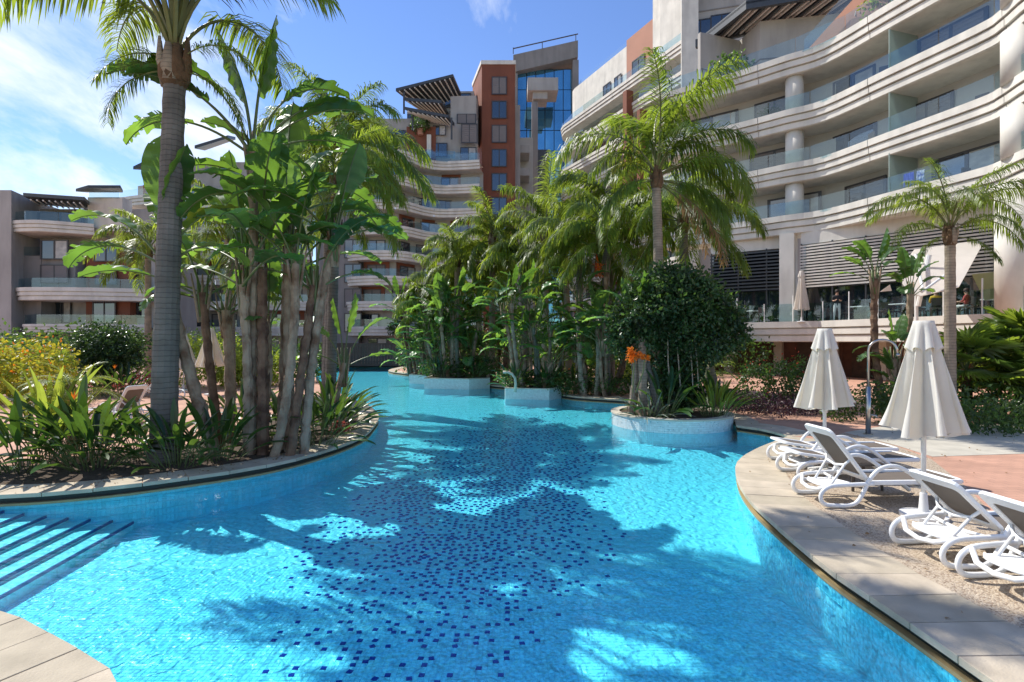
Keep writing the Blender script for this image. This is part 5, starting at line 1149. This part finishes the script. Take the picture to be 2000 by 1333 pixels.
for i, (x, y, s, lb) in enumerate(CL): clump(lb, x, y, 40 if y < 10 else 32, s, 70+i, .34, flowers=1 if i in (2, 9) else 0)
clump('light green arching plant at the left frame edge, stalks lit yellow', -8.0, 9.3, 30, 1.35, 90, .25, STY, group=None)
palm('small feathery date palm with bright yellow green fronds at left', -8.1, 9.9, .75, .10, .09, 1.55, [('arch', a, 1) for a in range(0, 360, 30)]+[('out', a, 1) for a in range(15, 360, 36)]+[('up', 30, .9), ('up', 200, .9)], FS=DATE, seed=91, boots=5, bark=m_bark2)
bush('small bush of pinkish red leaves at the bend of the coping', -3.72, 11.75, [(0, 0, .12, .22, .2, .12)], 260, .07, m_redleaf, 92, stems=0)
# ---- shrubs left, behind the paving
def hb(label, x, y, w_, h, m, seed, n=2600, size=.14, nb=5, **kw):
    r = random.Random(seed); bl = [((i/(nb-1)-.5)*w_*1.6 if nb > 1 else 0, r.uniform(-.3, .3), h*r.uniform(.45, .62), w_/nb*1.35+.1, min(1.2, w_*.5), h*r.uniform(.42, .56)) for i in range(nb)]
    return bush(label, x, y, bl, n, size, m, seed, stems=0, **kw)
hb('large yellow and orange croton shrub at the left edge', -16.0, 17.2, 1.9, 2.0, m_croton, 101, 5200, .15, extra=(m_orangefl, 200, .12, 1))
hb('green shrub mass behind the croton', -18.5, 21, 3.5, 2.6, m_hedge, 102, 3600, .17)
bush('dark round clipped tree with a leafy flared foot on the left', -15.3, 20.4, [(0, 0, 1.75, 1.1, 1.1, .95), (.1, 0, 1.4, 1.0, 1, .7), (-.4, 0, 1.9, .8, .8, .7)], 7000, .13, m_ivy, 103, name='round_tree', cat='tree', stems=3)
clump('fountain of grey green straps under the round tree', -15.2, 19.6, 44, 1.15, 104, .5, group=None)
clump('dark straps right of the round tree with a red flower', -14.0, 19.3, 40, 1.1, 105, .6, flowers=1, group=None)
bush('low mound of dusty red leaves in front of the hedges', -16.3, 22.4, [(-.6, 0, .3, .9, .5, .35), (.6, 0, .3, .9, .5, .35)], 1600, .1, m_redleaf, 106, stems=0)
hb('lime green shrub beside the round tree', -12.6, 23, 1.6, 2.2, m_limefol, 107, 2600, .15)
for i, (x, y, w_, h, m_, lb) in enumerate([(-24.5, 27, 4.5, 2.7, m_hedge, 'long green hedge before the left building'), (-17.5, 29, 4, 2.6, m_hedge, 'green hedge left of the reddish trunk'), (-11.5, 26.5, 2.6, 1.8, m_hedge, 'green shrub behind the white parasols'),
       (-25, 22.5, 3.0, 2.4, m_hedge, 'leafy shrub far left behind the croton'), (-34, 40, 8, 2.6, m_hedge, 'distant hedge at the foot of the left building'), (-22, 42, 7, 2.6, m_hedge, 'distant hedge below the palms'), (-12, 24.2, 1.6, 1.5, m_limefol, 'bright lime shrub between the parasols')]): hb(lb, x, y, w_, h, m_, 110+i, 3000, .18)
# ---- shrubs right
hb('yellow green hedge with orange tips behind the spout clump', 3.8, 25.5, 2.2, 1.7, m_limefol, 121, 2600, .13, extra=(m_orangefl, 160, .1, 1))
hb('low dark green shrubs on the pool edge left of the round planter', 3.3, 20.0, 1.9, .75, m_hedge, 122, 2200, .11)
hb('flowering shrub with red blossoms before the brown wall', 7.75, 15.7, .95, 1.45, m_hedge, 123, 2800, .10, nb=3, extra=(m_redfl, 170, .07, 1))
hb('low clipped dark purple hedge under the flowering shrub', 7.2, 14.6, 1.6, .55, m_purple, 124, 3000, .07, nb=6)
hb('green bush behind the shower post', 8.8, 13.2, .75, .95, m_hedge, 125, 2000, .09, nb=3)
hb('long leafy ground cover bank at the right edge', 13.2, 13.6, 3.6, .95, m_hedge, 126, 5200, .12, nb=7)
hb('lower leafy bank in front of the fan palms', 11.0, 12.0, 1.6, .7, m_hedge, 127, 2600, .10, nb=5)
fanpalm('tall bright fan palm at the right edge before the terrace', 13.6, 14.4, 1.55, 34, 1.25, 131)
fanpalm('fan palm with dark hanging leaves left of the brighter one', 12.0, 14.2, 1.2, 26, 1.1, 132)
fanpalm('low fan palm in the shade below the bright one', 12.9, 13.3, .7, 24, 1.05, 133)
fanpalm('fan palm against the wall at the frame edge', 14.6, 15.2, 1.5, 24, 1.2, 134)
for i, (x, y, w_, h, lb) in enumerate([(9.4, 30.5, 5, 2.4, 'dark shrubbery below the right wing'), (5.8, 33, 4, 3.2, 'dark shrubbery behind the middle thickets'), (-1, 37, 6, 3.0, 'shaded shrubbery at the foot of the orange tower'), (6.3, 27, 3, 2.2, 'shrubbery behind the yellow green hedge'), (2, 45, 9, 3.5, 'far shrubbery across the garden')]): hb(lb, x, y, w_, h, m_hedge, 140+i, 3600, .2)

# understorey in and behind the pool planters
hb('low leafy fill round the stems in the angular spout planter', .8, 20.6, 1.2, .6, m_hedge, 151, 1500, .12, z0=.25)
hb('leafy fill at the foot of the stems in the low far planter', -2.5, 25.0, 1.7, .9, m_hedge, 152, 1800, .14, z0=.3)
hb('dark shrubbery closing the view under the middle palms', -2.6, 33.0, 4.2, 2.4, m_hedge, 153, 4200, .2)
hb('dark shrubbery behind the green banana leaves', 4.2, 29.0, 3.2, 2.6, m_hedge, 154, 3600, .2)
for i, (x, y, lb) in enumerate([(.1, 20.2, 'strappy plant at the left corner of the spout planter'), (1.3, 20.3, 'strappy plant at the right corner of the spout planter'), (-3.3, 24.7, 'strappy plant at the left corner of the low far planter'), (-1.7, 24.5, 'strappy plant at the right corner of the low far planter'), (2.3, 20.4, 'strappy plant on the pool edge right of the spout planter'), (4.7, 19.6, 'strappy plant on the pool edge behind the round planter')]):
    clump(lb, x, y, 30, .95, 160+i, .3, z0=.25 if i in (0, 1) else .3 if i in (2, 3) else 0)
palm('drooping palm crown filling the gap left of the middle group', -4.0, 30, 4.4, .17, .14, 2.4, ring_spec(71, 2, 7, 8, 8), FS=F_far, seed=171)
palm('palm crown hanging behind the spout clump', .6, 26, 5.2, .17, .14, 2.9, ring_spec(73, 2, 7, 8, 8), FS=F_far, seed=172)
palm('palm crown between the plume-like palm and the fruiting palm', 2.7, 21.5, 5.3, .16, .13, 2.7, ring_spec(75, 2, 6, 7, 7), FS=F_mid, seed=173)

# fallen leaves on the coping, beds and paving
mb = MB(); r_ = random.Random(31)
lc = poolout([Vector((x, y, 0)) for x, y in sm(left_edge[4:])], .25); rc = poolout([Vector((x, y, 0)) for x, y in sm(right_edge)], 1.2)
for _ in range(520):
    k = r_.random()
    if k < .6: p = r_.choice(lc); x, y = p.x+r_.gauss(0, .25), p.y+r_.gauss(0, .2)
    elif k < .75: p = r_.choice(rc); x, y = p.x+r_.gauss(0, .6), p.y+r_.gauss(0, .4)
    else: x, y = r_.uniform(5, 12), r_.uniform(7, 13)
    if pool_in(x, y): continue
    a = r_.uniform(0, 6.28); s = r_.uniform(.02, .05); c_, s_ = math.cos(a)*s, math.sin(a)*s
    mb.add([(x, y, .012), (x+c_*.5-s_*.3, y+s_*.5+c_*.3, .02+.01*r_.random()), (x+c_, y+s_, .014), (x+c_*.5+s_*.3, y+s_*.5-c_*.3, .012)], ((0, 1, 2), (0, 2, 3)))
o = mb.build('leaf_litter', m_frondb); tag(o, 'small dry fallen leaves scattered on coping and paving', None, None, 'stuff')
# ------------------------------------------------------------------ loungers, parasols, table, shower
def rrect(w, h, r=.06, n=4):
    pts = []
    for cx, cy, a0 in ((w/2-r, h/2-r, 0), (-w/2+r, h/2-r, 90), (-w/2+r, -h/2+r, 180), (w/2-r, -h/2+r, 270)):
        for i in range(n+1): a = R(a0+90*i/n); pts.append((cx+r*math.cos(a), cy+r*math.sin(a)))
    return pts
def backframe(w, l, t_=.03):
    """flat frame in local x (length) and y (width), open where the sling is"""
    o_ = rrect(l, w, .07); i_ = [(x*(l-.19)/l+ -.015, y*(w-.13)/w) for x, y in o_]; n = len(o_); mb = MB()
    vs = [(x+l/2, y, -t_/2) for x, y in o_]+[(x+l/2, y, t_/2) for x, y in o_]+[(x+l/2, y, -t_/2) for x, y in i_]+[(x+l/2, y, t_/2) for x, y in i_]
    fs = []
    for k in range(n):
        j = (k+1) % n; fs += [(k, j, j+n, k+n), (k+n, j+n, j+3*n, k+3*n), (k+2*n, k+3*n, j+3*n, j+2*n), (k, k+2*n, j+2*n, j)]
    mb.add(vs, fs); return mb, [(x+l/2, y) for x, y in i_]
def lounger(label, x, y, rz, ang, bl, s=1.0, group='white sun loungers on the pebble strip', L=1.8, tray=True):
    e_ = empty('sun_lounger', (x, y, .004), rz, label, 'sun lounger', group, sc=s); hw = .285
    for sg in (-1, 1):
        yy = sg*hw
        p = [(.66, .285), (.40, .275), (.16, .26), (.05, .20), (.02, .12), (.06, .045), (.17, .026), (.36, .028), (.46, .07), (.53, .18), (.60, .32), (.69, .43), (.80, .485), (.93, .49), (1.06, .44), (1.22, .33), (1.42, .17), (1.60, .028)]
        mb = MB(); mb.tube([(q.x, yy+sg*.03*math.sin(min(1, q.x/1.6)*PI), q.y) for q in [Vector(v) for v in [(a.x, a.y) for a in catmull([(a, b_) for a, b_ in p], 4)]]], .021, 8, sy=1.25)
        mb.build('side_rail', m_white, e_, smooth=True)
        mb = MB(); mb.box((.60+(L-.60)/2, yy*.93, .285), (L-.60, .045, .055)); mb.build('seat_beam', m_white, e_, bevel=.012)
    mb = MB(); mb.tube([(L, -hw*.93, .285), (L+.05, -hw*.6, .28), (L+.06, 0, .28), (L+.05, hw*.6, .28), (L, hw*.93, .285)], .026, 8); mb.build('foot_bar', m_white, e_, smooth=True)
    mb = MB(); n = 12
    for i in range(n):
        x0, x1 = .62+(L-.62)*i/n, .62+(L-.62)*(i+1)/n; z0, z1 = .300-.018*math.sin(PI*i/n), .300-.018*math.sin(PI*(i+1)/n)
        mb.quad((x0, -hw*.86, z0), (x1, -hw*.86, z1), (x1, hw*.86, z1), (x0, hw*.86, z0)); mb.quad((x0, -hw*.86, z0-.006), (x0, hw*.86, z0-.006), (x1, hw*.86, z1-.006), (x1, -hw*.86, z1-.006))
    mb.build('seat_sling', m_taupe, e_)
    mb = MB(); mb.tube([(1.30, -hw, .21), (1.32, -hw*.5, .2), (1.32, hw*.5, .2), (1.30, hw, .21)], .015, 6); mb.build('cross_bar', m_white, e_, smooth=True)
    mb, inner = backframe(hw*1.9, bl, .036); b_ = mb.build('backrest', m_white, e_, bevel=.008); b_.location = (.64, 0, .30); b_.rotation_euler = (0, -(PI-R(ang)) if False else PI+R(ang), 0)
    b_.rotation_euler = (0, -R(180-ang), 0)
    mb = MB(); mb.prism(inner, -.006, .004); mb.build('sling', m_taupe, b_)
    mb = MB(); c_, s_ = math.cos(R(ang)), math.sin(R(ang)); q = (.64-bl*.42*c_, .30+bl*.42*s_)
    mb.tube([(q[0], -hw*.82, q[1]), (q[0]-.04, -hw*.6, q[1]-.08), (q[0]-.05, 0, q[1]-.11), (q[0]-.04, hw*.6, q[1]-.08), (q[0], hw*.82, q[1])], .016, 7)
    mb.tube([(q[0]-.03, -hw*.6, q[1]-.07), (.22, -hw*.55, .22), (.16, -hw*.7, .245)], .015, 6); mb.tube([(q[0]-.03, hw*.6, q[1]-.07), (.22, hw*.55, .22), (.16, hw*.7, .245)], .015, 6)
    mb.build('back_support', m_white, e_, smooth=True)
    mb = MB(); mb.tube([(.14, -hw, .255), (.06, -hw*.55, .19), (.05, 0, .165), (.06, hw*.55, .19), (.14, hw, .255)], .024, 8); mb.tube([(.44, -hw, .27), (.42, 0, .25), (.44, hw, .27)], .018, 7)
    mb.build('head_brace', m_white, e_, smooth=True)
    if tray:
        mb = MB(); mb.prism([(.27+(x_)*.62, y_*1.0) for x_, y_ in rrect(.55, hw*1.55, .17, 6)], .215, .24); mb.build('under_tray', m_white, e_, bevel=.01, )
    return e_
lounger('white sun lounger with steeply raised back, closest to the left parasol pole', 3.66, 6.72, R(3), 52, .80)
lounger('flat white sun lounger directly behind the raised one, dark side table in front of it', 4.05, 7.95, R(2), 8, .62)
lounger('flat white sun lounger farthest up the pool edge', 4.28, 8.75, R(0), 8, .62)
lounger('white sun lounger with taupe back seen from behind, left of the nearest one', 3.72, 4.98, R(4), 43, .66)
lounger('nearest white sun lounger, its taupe back cut by the right frame edge', 3.74, 4.22, R(4), 43, .66)
def sidetable(x, y, rz=0):
    e_ = empty('side_table', (x, y, .004), rz, 'low dark brown resin side table between two white loungers', 'table')
    mb = MB(); mb.prism(rrect(.48, .42, .05), .335, .365)
    mb.build('tabletop', m_table, e_, bevel=.006)
    for i in range(8): mb = MB(); mb.box((-.19+.054*i, 0, .368), (.042, .34, .008)); mb.build('slat', m_table, e_)
    for sx_ in (-1, 1):
        for sy_ in (-1, 1): mb = MB(); mb.tube([(sx_*.19, sy_*.16, .335), (sx_*.205, sy_*.175, 0)], [.026, .018], 6); mb.build('leg', m_table, e_)
sidetable(4.72, 7.33, R(4))
def parasol(label, x, y, H=2.2, cl=1.26, rb_=.46, s=1.0, seed=0, m=None, group='closed white parasols', z0=0, base=True):
    r = random.Random(seed); e_ = empty('parasol', (x, y, z0), r.uniform(0, 1), label, 'parasol', group, sc=s)
    mb = MB(); mb.tube([(0, 0, .02), (0, 0, H-.03)], .026, 12); mb.build('pole', m_pole, e_, smooth=True)
    mb = MB(); mb.tube([(0, 0, H*.42), (0, 0, H*.42+.07)], .040, 12); mb.tube([(.03, 0, H*.42+.035), (.09, 0, H*.42+.035)], .014, 6); mb.build('crank_collar', m_pole, e_, smooth=True)
    if base: mb = MB(); mb.lathe((0, 0, 0), [(.23, 0), (.23, .04), (.05, .07), (.035, .28)], 20); mb.build('foot', m_pole, e_)
    nf = 8; n = 96; rows = 26; vs = []; fs = []
    ph = [r.uniform(-.2, .2) for _ in range(nf)]; lo = [r.uniform(-.05, .07) for _ in range(nf)]
    for k in range(rows+1):
        t_ = k/rows
        for j in range(n):
            a = 2*PI*j/n; fi = j*nf/n; f = fi-int(fi); i = int(fi) % nf
            fold = abs(math.sin(PI*f+.0))**.7
            rad = .085+(rb_-.085)*(t_**1.02); dep = 1-(.62*min(1, t_*2.6))*(1-fold)*(1+.2*ph[i]); 
            rad *= dep; tw = a+.34*math.sin(2*PI*f+ph[i])*(.3+t_*.5)+ph[i]*.5*math.sin(PI*f)
            zz = H-cl*t_-(.055*(1-fold)*t_ if True else 0)*0+(.05*fold*t_**6)+lo[i]*t_**8
            rad += .006*math.sin(9*t_+j)*t_
            vs.append((rad*math.cos(tw), rad*math.sin(tw), zz))
    for k in range(rows):
        for j in range(n): j2 = (j+1) % n; fs.append((k*n+j, (k+1)*n+j, (k+1)*n+j2, k*n+j2))
    fs.append(tuple(range(n)))
    mb = MB(); mb.add(vs, fs); mb.build('canopy', m or m_cream, e_, smooth=True)
    # vent flap on top
    vs = []; fs = []; n2 = 48; R2 = 8
    for k in range(R2+1):
        t_ = k/R2
        for j in range(n2):
            a = 2*PI*j/n2; sc_ = abs(math.sin(nf*a/2)); rad = (.085+.095*t_)*(1.0-.30*(1-sc_)*min(1, t_*2))+.012; vs.append((rad*math.cos(a), rad*math.sin(a), H+.03-.30*t_-.05*(1-sc_)*t_**3))
    for k in range(R2):
        for j in range(n2): j2 = (j+1) % n2; fs.append((k*n2+j, (k+1)*n2+j, (k+1)*n2+j2, k*n2+j2))
    fs.append(tuple(range(n2)))
    mb = MB(); mb.add(vs, fs); mb.build('vent', m or m_cream, e_, smooth=True)
    return e_
parasol('larger closed white parasol standing at the right behind the nearest loungers', 4.67, 6.1, H=2.2, cl=1.26, rb_=.44, seed=1)
parasol('closed white parasol by the flat loungers, left of the bigger one', 4.78, 8.22, H=2.16, cl=1.20, rb_=.43, seed=2)
parasol('distant closed parasol seen left between palm trunk and peeling stems', -13.2, 21.6, H=2.3, cl=1.4, rb_=.55, seed=3)
parasol('distant closed parasol just right of the leaning peeling stem', -11.2, 20.0, H=2.45, cl=1.4, rb_=.55, seed=4)
for lb, x, y, rz in (('distant white lounger behind the thick palm trunk', -11.6, 18.6, R(150)), ('distant white lounger with raised back left of the thick trunk', -16.6, 24.5, R(190)), ('distant white lounger behind the sprawling strap leaves', -8.9, 13.0, R(160)),
                     ('left one of two far loungers in the shade beyond the spout', -1.75, 34.4, R(100)), ('right one of two far loungers in the shade beyond the spout', -.9, 34.3, R(95))):
    lounger(lb, x, y, rz, 55, .75, 1.0, 'white loungers far off', tray=False)
# shower
e_ = empty('garden_shower', (7.62, 11.5, .004), R(-20), 'brushed steel garden shower with a hooked neck between the two parasols', 'shower')
mb = MB(); mb.tube([(0, 0, 0), (0, 0, 1.02)], .050, 16); mb.build('lower_post', m_steel, e_, smooth=True)
mb = MB(); mb.tube([(0, 0, 1.0), (0, 0, 1.62)]+[(.26-.26*math.cos(R(a)), 0, 1.78+.24*math.sin(R(a))) for a in range(0, 171, 15)]+[(.53, 0, 1.72)], .027, 12); mb.build('neck', m_steel, e_, smooth=True)
mb = MB(); mb.tube([(.53, 0, 1.735), (.535, 0, 1.68)], [.03, .05], 12); mb.build('shower_head', m_steel, e_, smooth=True)
mb = MB(); mb.tube([(.04, 0, .42), (.14, 0, .40)], .018, 8); mb.tube([(.13, 0, .42), (.16, 0, .36)], .022, 8); mb.build('tap', m_steel, e_, smooth=True)
mb = MB(); mb.lathe((0, 0, 0), [(.09, 0), (.09, .012), (.05, .02)], 20); mb.build('base_plate', m_steel, e_)
# arched water spout
e_ = empty('water_spout', tuple(P(1006, 757, 19.6)), label='pale arched water spout curving over the pool from the angular planter', cat='water spout')
mb = MB(); mb.tube([(.0, 0, -.25), (.03, 0, .12), (.0, 0, .38), (-.13, 0, .57), (-.32, 0, .66), (-.55, 0, .66)], [.07, .065, .06, .06, .06, .065], 10); mb.build('pipe', m_ledge, e_, smooth=True); e_.scale = (.8, .8, .8)
# ------------------------------------------------------------------ things on the terrace and balconies
TZ = 3.03
parasol('closed beige parasol standing on the terrace beside the square pillar', 15.75, 29.25, H=2.75, cl=2.1, rb_=.42, seed=9, m=m_sail, z0=TZ, group=None)
def person(name_label, x, y, z, rz, joints, edges, radii, shirt, trousers, hair, face=True, extra=None):
    e_ = empty('person', (x, y, z), rz, name_label, 'person')
    me = bpy.data.meshes.new('body'); me.from_pydata(joints, edges, []); o = bpy.data.objects.new('body', me); COL.objects.link(o); o.parent = e_
    sk = o.modifiers.new('skin', 'SKIN'); sk.use_smooth_shade = True
    for i, v in enumerate(me.skin_vertices[0].data): v.radius = radii[i]; v.use_root = (i == 0)
    ss = o.modifiers.new('sub', 'SUBSURF'); ss.levels = 1; ss.render_levels = 1
    dg = bpy.context.evaluated_depsgraph_get(); m2 = bpy.data.meshes.new_from_object(o.evaluated_get(dg)); o.modifiers.clear(); o.data = m2
    m2.materials.clear()
    for q in (m_skin, shirt, trousers): m2.materials.append(q)
    return e_, o
m_skin = mat('skin', (.45, .26, .18), rough=.6, var=.05); m_blackc = mat('black_cloth', (.02, .02, .022), rough=.8); m_whitec = mat('white_cloth', (.72, .71, .68), rough=.85); m_yel = mat('yellow_cloth', (.62, .38, .03), rough=.8); m_redc = mat('red_cloth', (.40, .07, .06), rough=.8); m_hair = mat('dark_hair', (.03, .02, .015), rough=.7); m_bluec = mat('blue_towel', (.03, .07, .42), rough=.9)
def paint(o, fn):
    for p in o.data.polygons: p.material_index = fn(p.center)
# standing person: pelvis, chest, neck, head ...
J = [(0, 0, .88), (0, 0, 1.10), (0, .0, 1.30), (0, -.01, 1.40), (0, -.03, 1.47), (0, -.03, 1.58),
     (.17, 0, 1.32), (.22, -.02, 1.10), (.12, -.20, 1.05), (.04, -.28, 1.12), (-.17, 0, 1.32), (-.23, -.03, 1.10), (-.16, -.22, 1.06), (-.06, -.32, 1.14),
     (.09, 0, .82), (.11, -.01, .45), (.11, .03, .06), (.11, -.10, .03), (-.09, 0, .82), (-.12, -.02, .45), (-.14, .05, .06), (-.14, -.08, .03)]
E = [(0, 1), (1, 2), (2, 3), (3, 4), (4, 5), (2, 6), (6, 7), (7, 8), (8, 9), (2, 10), (10, 11), (11, 12), (12, 13), (0, 14), (14, 15), (15, 16), (16, 17), (0, 18), (18, 19), (19, 20), (20, 21)]
RD = [(.15, .10), (.14, .10), (.15, .10), (.055, .055), (.075, .085), (.085, .10), (.06, .06), (.042, .042), (.032, .032), (.035, .02), (.06, .06), (.042, .042), (.032, .032), (.035, .02), (.085, .09), (.058, .058), (.042, .045), (.035, .03), (.085, .09), (.058, .058), (.042, .045), (.035, .03)]
e_, o = person('standing person in a black top and white trousers behind the terrace glass', 17.05, 28.2, TZ, R(-20), J, E, RD, m_blackc, m_whitec, m_hair)
paint(o, lambda c: 0 if c.z > 1.39 or (abs(c.y) > .1 and c.z > .95 and c.y < -.12) else (1 if c.z > .9 else (2 if c.z > .07 else 1)))
mb = MB(); mb.lathe((0, -.015, 1.50), [(.09, 0), (.105, .06), (.10, .12), (.06, .17), (.001, .185)], 12); mb.build('hair', m_hair, e_, smooth=True)
JS = [(0, 0, .50), (0, .03, .72), (0, .03, .92), (0, .01, 1.02), (0, -.02, 1.09), (0, -.02, 1.20),
      (.17, .02, .94), (.22, -.05, .72), (.15, -.25, .70), (.10, -.32, .72), (-.17, .02, .94), (-.22, -.05, .72), (-.15, -.25, .70), (-.10, -.32, .72),
      (.10, -.05, .50), (.12, -.42, .50), (.12, -.42, .08), (.12, -.52, .04), (-.10, -.05, .50), (-.12, -.42, .50), (-.12, -.42, .08), (-.12, -.52, .04)]
for lb, x, y, rz, sh, tr_ in (('person in yellow seated behind the terrace glass', 19.0, 24.1, R(150), m_yel, m_blackc), ('person in red seated at a terrace table near the olive canvas', 19.95, 23.6, R(210), m_redc, m_whitec)):
    e_, o = person(lb, x, y, TZ, rz, JS, E, RD, sh, tr_, m_hair)
    paint(o, lambda c: 0 if c.z > 1.01 or (c.y < -.15 and c.z > .62) else (1 if c.z > .56 else (2 if c.z > .07 else 1)))
    mb = MB(); mb.lathe((0, -.005, 1.12), [(.09, 0), (.105, .06), (.10, .12), (.06, .17), (.001, .185)], 12); mb.build('hair', m_hair, e_, smooth=True)
def chair(lb, x, y, rz, grp, z=None):
    e_ = empty('terrace_chair', (x, y, TZ if z is None else z), rz, lb, 'chair', grp)
    mb = MB(); mb.box((0, 0, .45), (.48, .46, .05)); mb.build('seat', m_table, e_)
    mb = MB(); mb.box((0, .22, .72), (.48, .04, .34)); mb.build('backrest', m_table, e_)
    for sx_ in (-1, 1):
        for sy_ in (-1, 1): mb = MB(); mb.tube([(sx_*.21, sy_*.2, .45), (sx_*.22, sy_*.22, 0)], .02, 5); mb.build('leg', m_table, e_)
    return e_
def table(lb, x, y, grp):
    e_ = empty('terrace_table', (x, y, TZ), .3, lb, 'table', grp)
    mb = MB(); mb.box((0, 0, .73), (.8, .8, .04)); mb.build('tabletop', m_pole, e_); mb = MB(); mb.lathe((0, 0, 0), [(.22, 0), (.22, .02), (.03, .05), (.03, .72)], 10); mb.build('leg', m_table, e_); return e_
GL = 'dark chairs and tables set behind the terrace glass'
tp = [(14.2, 31.6), (17.9, 27.6), (18.6, 25.6), (20.4, 22.6), (20.5, 20.6), (16.6, 30.2)]
td = ['at the far left end of the terrace', 'right behind the standing person', 'left of the person in yellow', 'behind the olive canvas', 'beside the round terrace column', 'between square pillar and standing person']
for i, (x, y) in enumerate(tp):
    table('footed table '+td[i]+', behind the glass', x, y, GL)
    for j, a in enumerate((0.2, 1.9, 3.5)):
        chair(('dark chair pool side of the table ', 'dark chair right of the table ', 'dark chair beyond the table ')[j]+td[i], x+.75*math.sin(a), y-.75*math.cos(a), -a+PI, GL)
for x, y, rz, lb in ((19.0, 24.0, R(150), 'dark chair under the person in yellow'), (19.95, 23.5, R(210), 'dark chair under the person in red')): chair(lb, x, y+.02, rz, GL)
_L = plen(NP); _r = random.Random(77)
for lv, (zt_, nm) in enumerate(((9.0, 'lowest'), (11.85, 'second'), (14.85, 'third'))):
    for q, f in enumerate((.42, .47, .66, .71)):
        p_, a_ = lerp_path(NP, _L, _L[-1]*(f+.02*lv)); n_ = Vector((math.sin(a_), -math.cos(a_), 0)); p_ = p_-n_*(.85 if q % 2 else 1.3)
        chair('dark chair, number %s along the %s balcony of the right wing' % (('one', 'two', 'three', 'four')[q], nm), p_.x, p_.y, a_+_r.uniform(0, 6), 'chairs on the right wing balconies', zt_-.34)
def sheet(name, label, cat, pts, m, th=.03, extra=None):
    c = sum((Vector(p) for p in pts), Vector())/len(pts); e_ = empty(name, tuple(c), label=label, cat=cat); P_ = [Vector(p)-c for p in pts]
    nn = (P_[1]-P_[0]).cross(P_[2]-P_[0]).normalized()*th; n = len(P_); mb = MB()
    mb.add(P_+[p+nn for p in P_], [tuple(range(n)), tuple(range(2*n-1, n-1, -1))]+[(i, i+n, (i+1) % n+n, (i+1) % n) for i in range(n)]); mb.build('canvas', m, e_); return e_, c
e_, c = sheet('tilted_sail', 'large pale square awning canvas tilted up on a mast over the terrace', 'awning', [P(1786, 489, 23.5), P(1924, 470, 23.0), P(1873, 562, 20.3), P(1798, 580, 20.3), P(1762, 567, 20.8), P(1764, 517, 22.6)], m_sail)
for a, b_, r_ in ((P(1790, 632, 22.4), P(1788, 498, 22.4), .07), (P(1793, 600, 22.1), P(1815, 500, 21.9), .09), (P(1788, 500, 22.3), P(1802, 565, 20.4), .05), (P(1800, 572, 20.2), P(1845, 540, 20.6), .05)):
    mb = MB(); mb.tube([a-c, b_-c], r_, 8); mb.build('mast', m_pole, e_)
sheet('folded_awning', 'small olive canvas hanging beside the round terrace column', 'awning', [P(1898, 538, 22.3), P(1950, 532, 21.6), P(1953, 583, 21.6), P(1923, 589, 22.0)], m_yellowsail)
sheet('small_awning', 'small pale canvas corner behind the banana plant on the terrace', 'awning', [P(1718, 572, 25.5), P(1738, 558, 25.2), P(1742, 570, 25.2)], m_sail)
# towels on the balcony rail
def towel(label, u0, u1, z1, z0, m, zt=9.0):
    a = min(NP, key=lambda p: abs(p.x/p.y*FPX+1000-u0)); b_ = min(NP, key=lambda p: abs(p.x/p.y*FPX+1000-u1)); 
    a = P(u0, 600, 0+a.y); b_ = P(u1, 600, 0+(min(NP, key=lambda p: abs(p.x/p.y*FPX+1000-u1)).y))
    L = plen(NP); best = [None, None]; 
    k = 200; pts = [lerp_path(NP, L, L[-1]*i/k) for i in range(k+1)]
    A = min(pts, key=lambda q: abs(q[0].x/q[0].y*FPX+1000-u0)); B = min(pts, key=lambda q: abs(q[0].x/q[0].y*FPX+1000-u1))
    n_ = Vector((math.sin(A[1]), -math.cos(A[1]), 0))*-.35; mb = MB(); n = 8; p0, p1 = A[0]+n_, B[0]+n_; vs = []
    for i in range(n+1):
        q = p0.lerp(p1, i/n); w_ = n_.normalized()*(.03*math.sin(i*2.1)); vs += [(q.x+w_.x, q.y+w_.y, z1), (q.x-w_.x, q.y-w_.y, z0+.03*math.sin(i))]
    mb.add(vs, [(2*i, 2*i+1, 2*i+3, 2*i+2) for i in range(n)]); nn = n_.normalized()*.02; mb.add([(v[0]+nn.x, v[1]+nn.y, v[2]) for v in vs], [(2*i, 2*i+2, 2*i+3, 2*i+1) for i in range(n)])
    o = mb.build('towel', m); tag(o, label, 'towel')
towel('bright blue towel hanging behind the balcony glass of the right wing', 1752, 1776, 9.75, 9.15, m_bluec)
towel('striped pale towel beside the bright blue one on the balcony', 1778, 1798, 9.72, 9.2, mat('striped_towel', (.6, .62, .7), rough=.9, col2=(.08, .12, .4), vscale=9))
# potted greenery on balconies
def pot(label, x, y, z, s, m=None):
    e_ = bush(label, x, y, [(0, 0, .65*s, .6*s, .45*s, .45*s)], 700, .13*s, m or m_hedge, int(x*7), z0=z, name='balcony_plant', cat='plant', stems=0); mb = MB(); mb.lathe((0, 0, 0), [(.16*s, 0), (.22*s, .36*s)], 10); mb.build('pot', m_salmon, e_)
pot('leafy potted plant on the balcony left of the round column', 15.1, 31.3, 14.5, 1.0)
pot('potted plant on the roof terrace beside the salmon screen', 18.5, 26.6, 17.6, 1.7, m_limefol); pot('second roof terrace plant farther right of the salmon screen', 19.2, 25.2, 17.6, 1.5)
pot('row of dark green plants on the roof terrace under the pergola', 13.6, 33.4, 17.5, 2.0); pot('plants on the centre building roof terrace under its pergola', -11.2, 65.8, 27.2, 2.0)
pot('dark potted palm at the foot of the centre building', -12.6, 59, 2.2, 1.8)
parasol('closed pale parasol on the roof terrace by the salmon screen', 17.7, 27.3, H=2.4, cl=1.5, rb_=.3, seed=12, m=m_sail, z0=17.6, group=None)
index_kids()
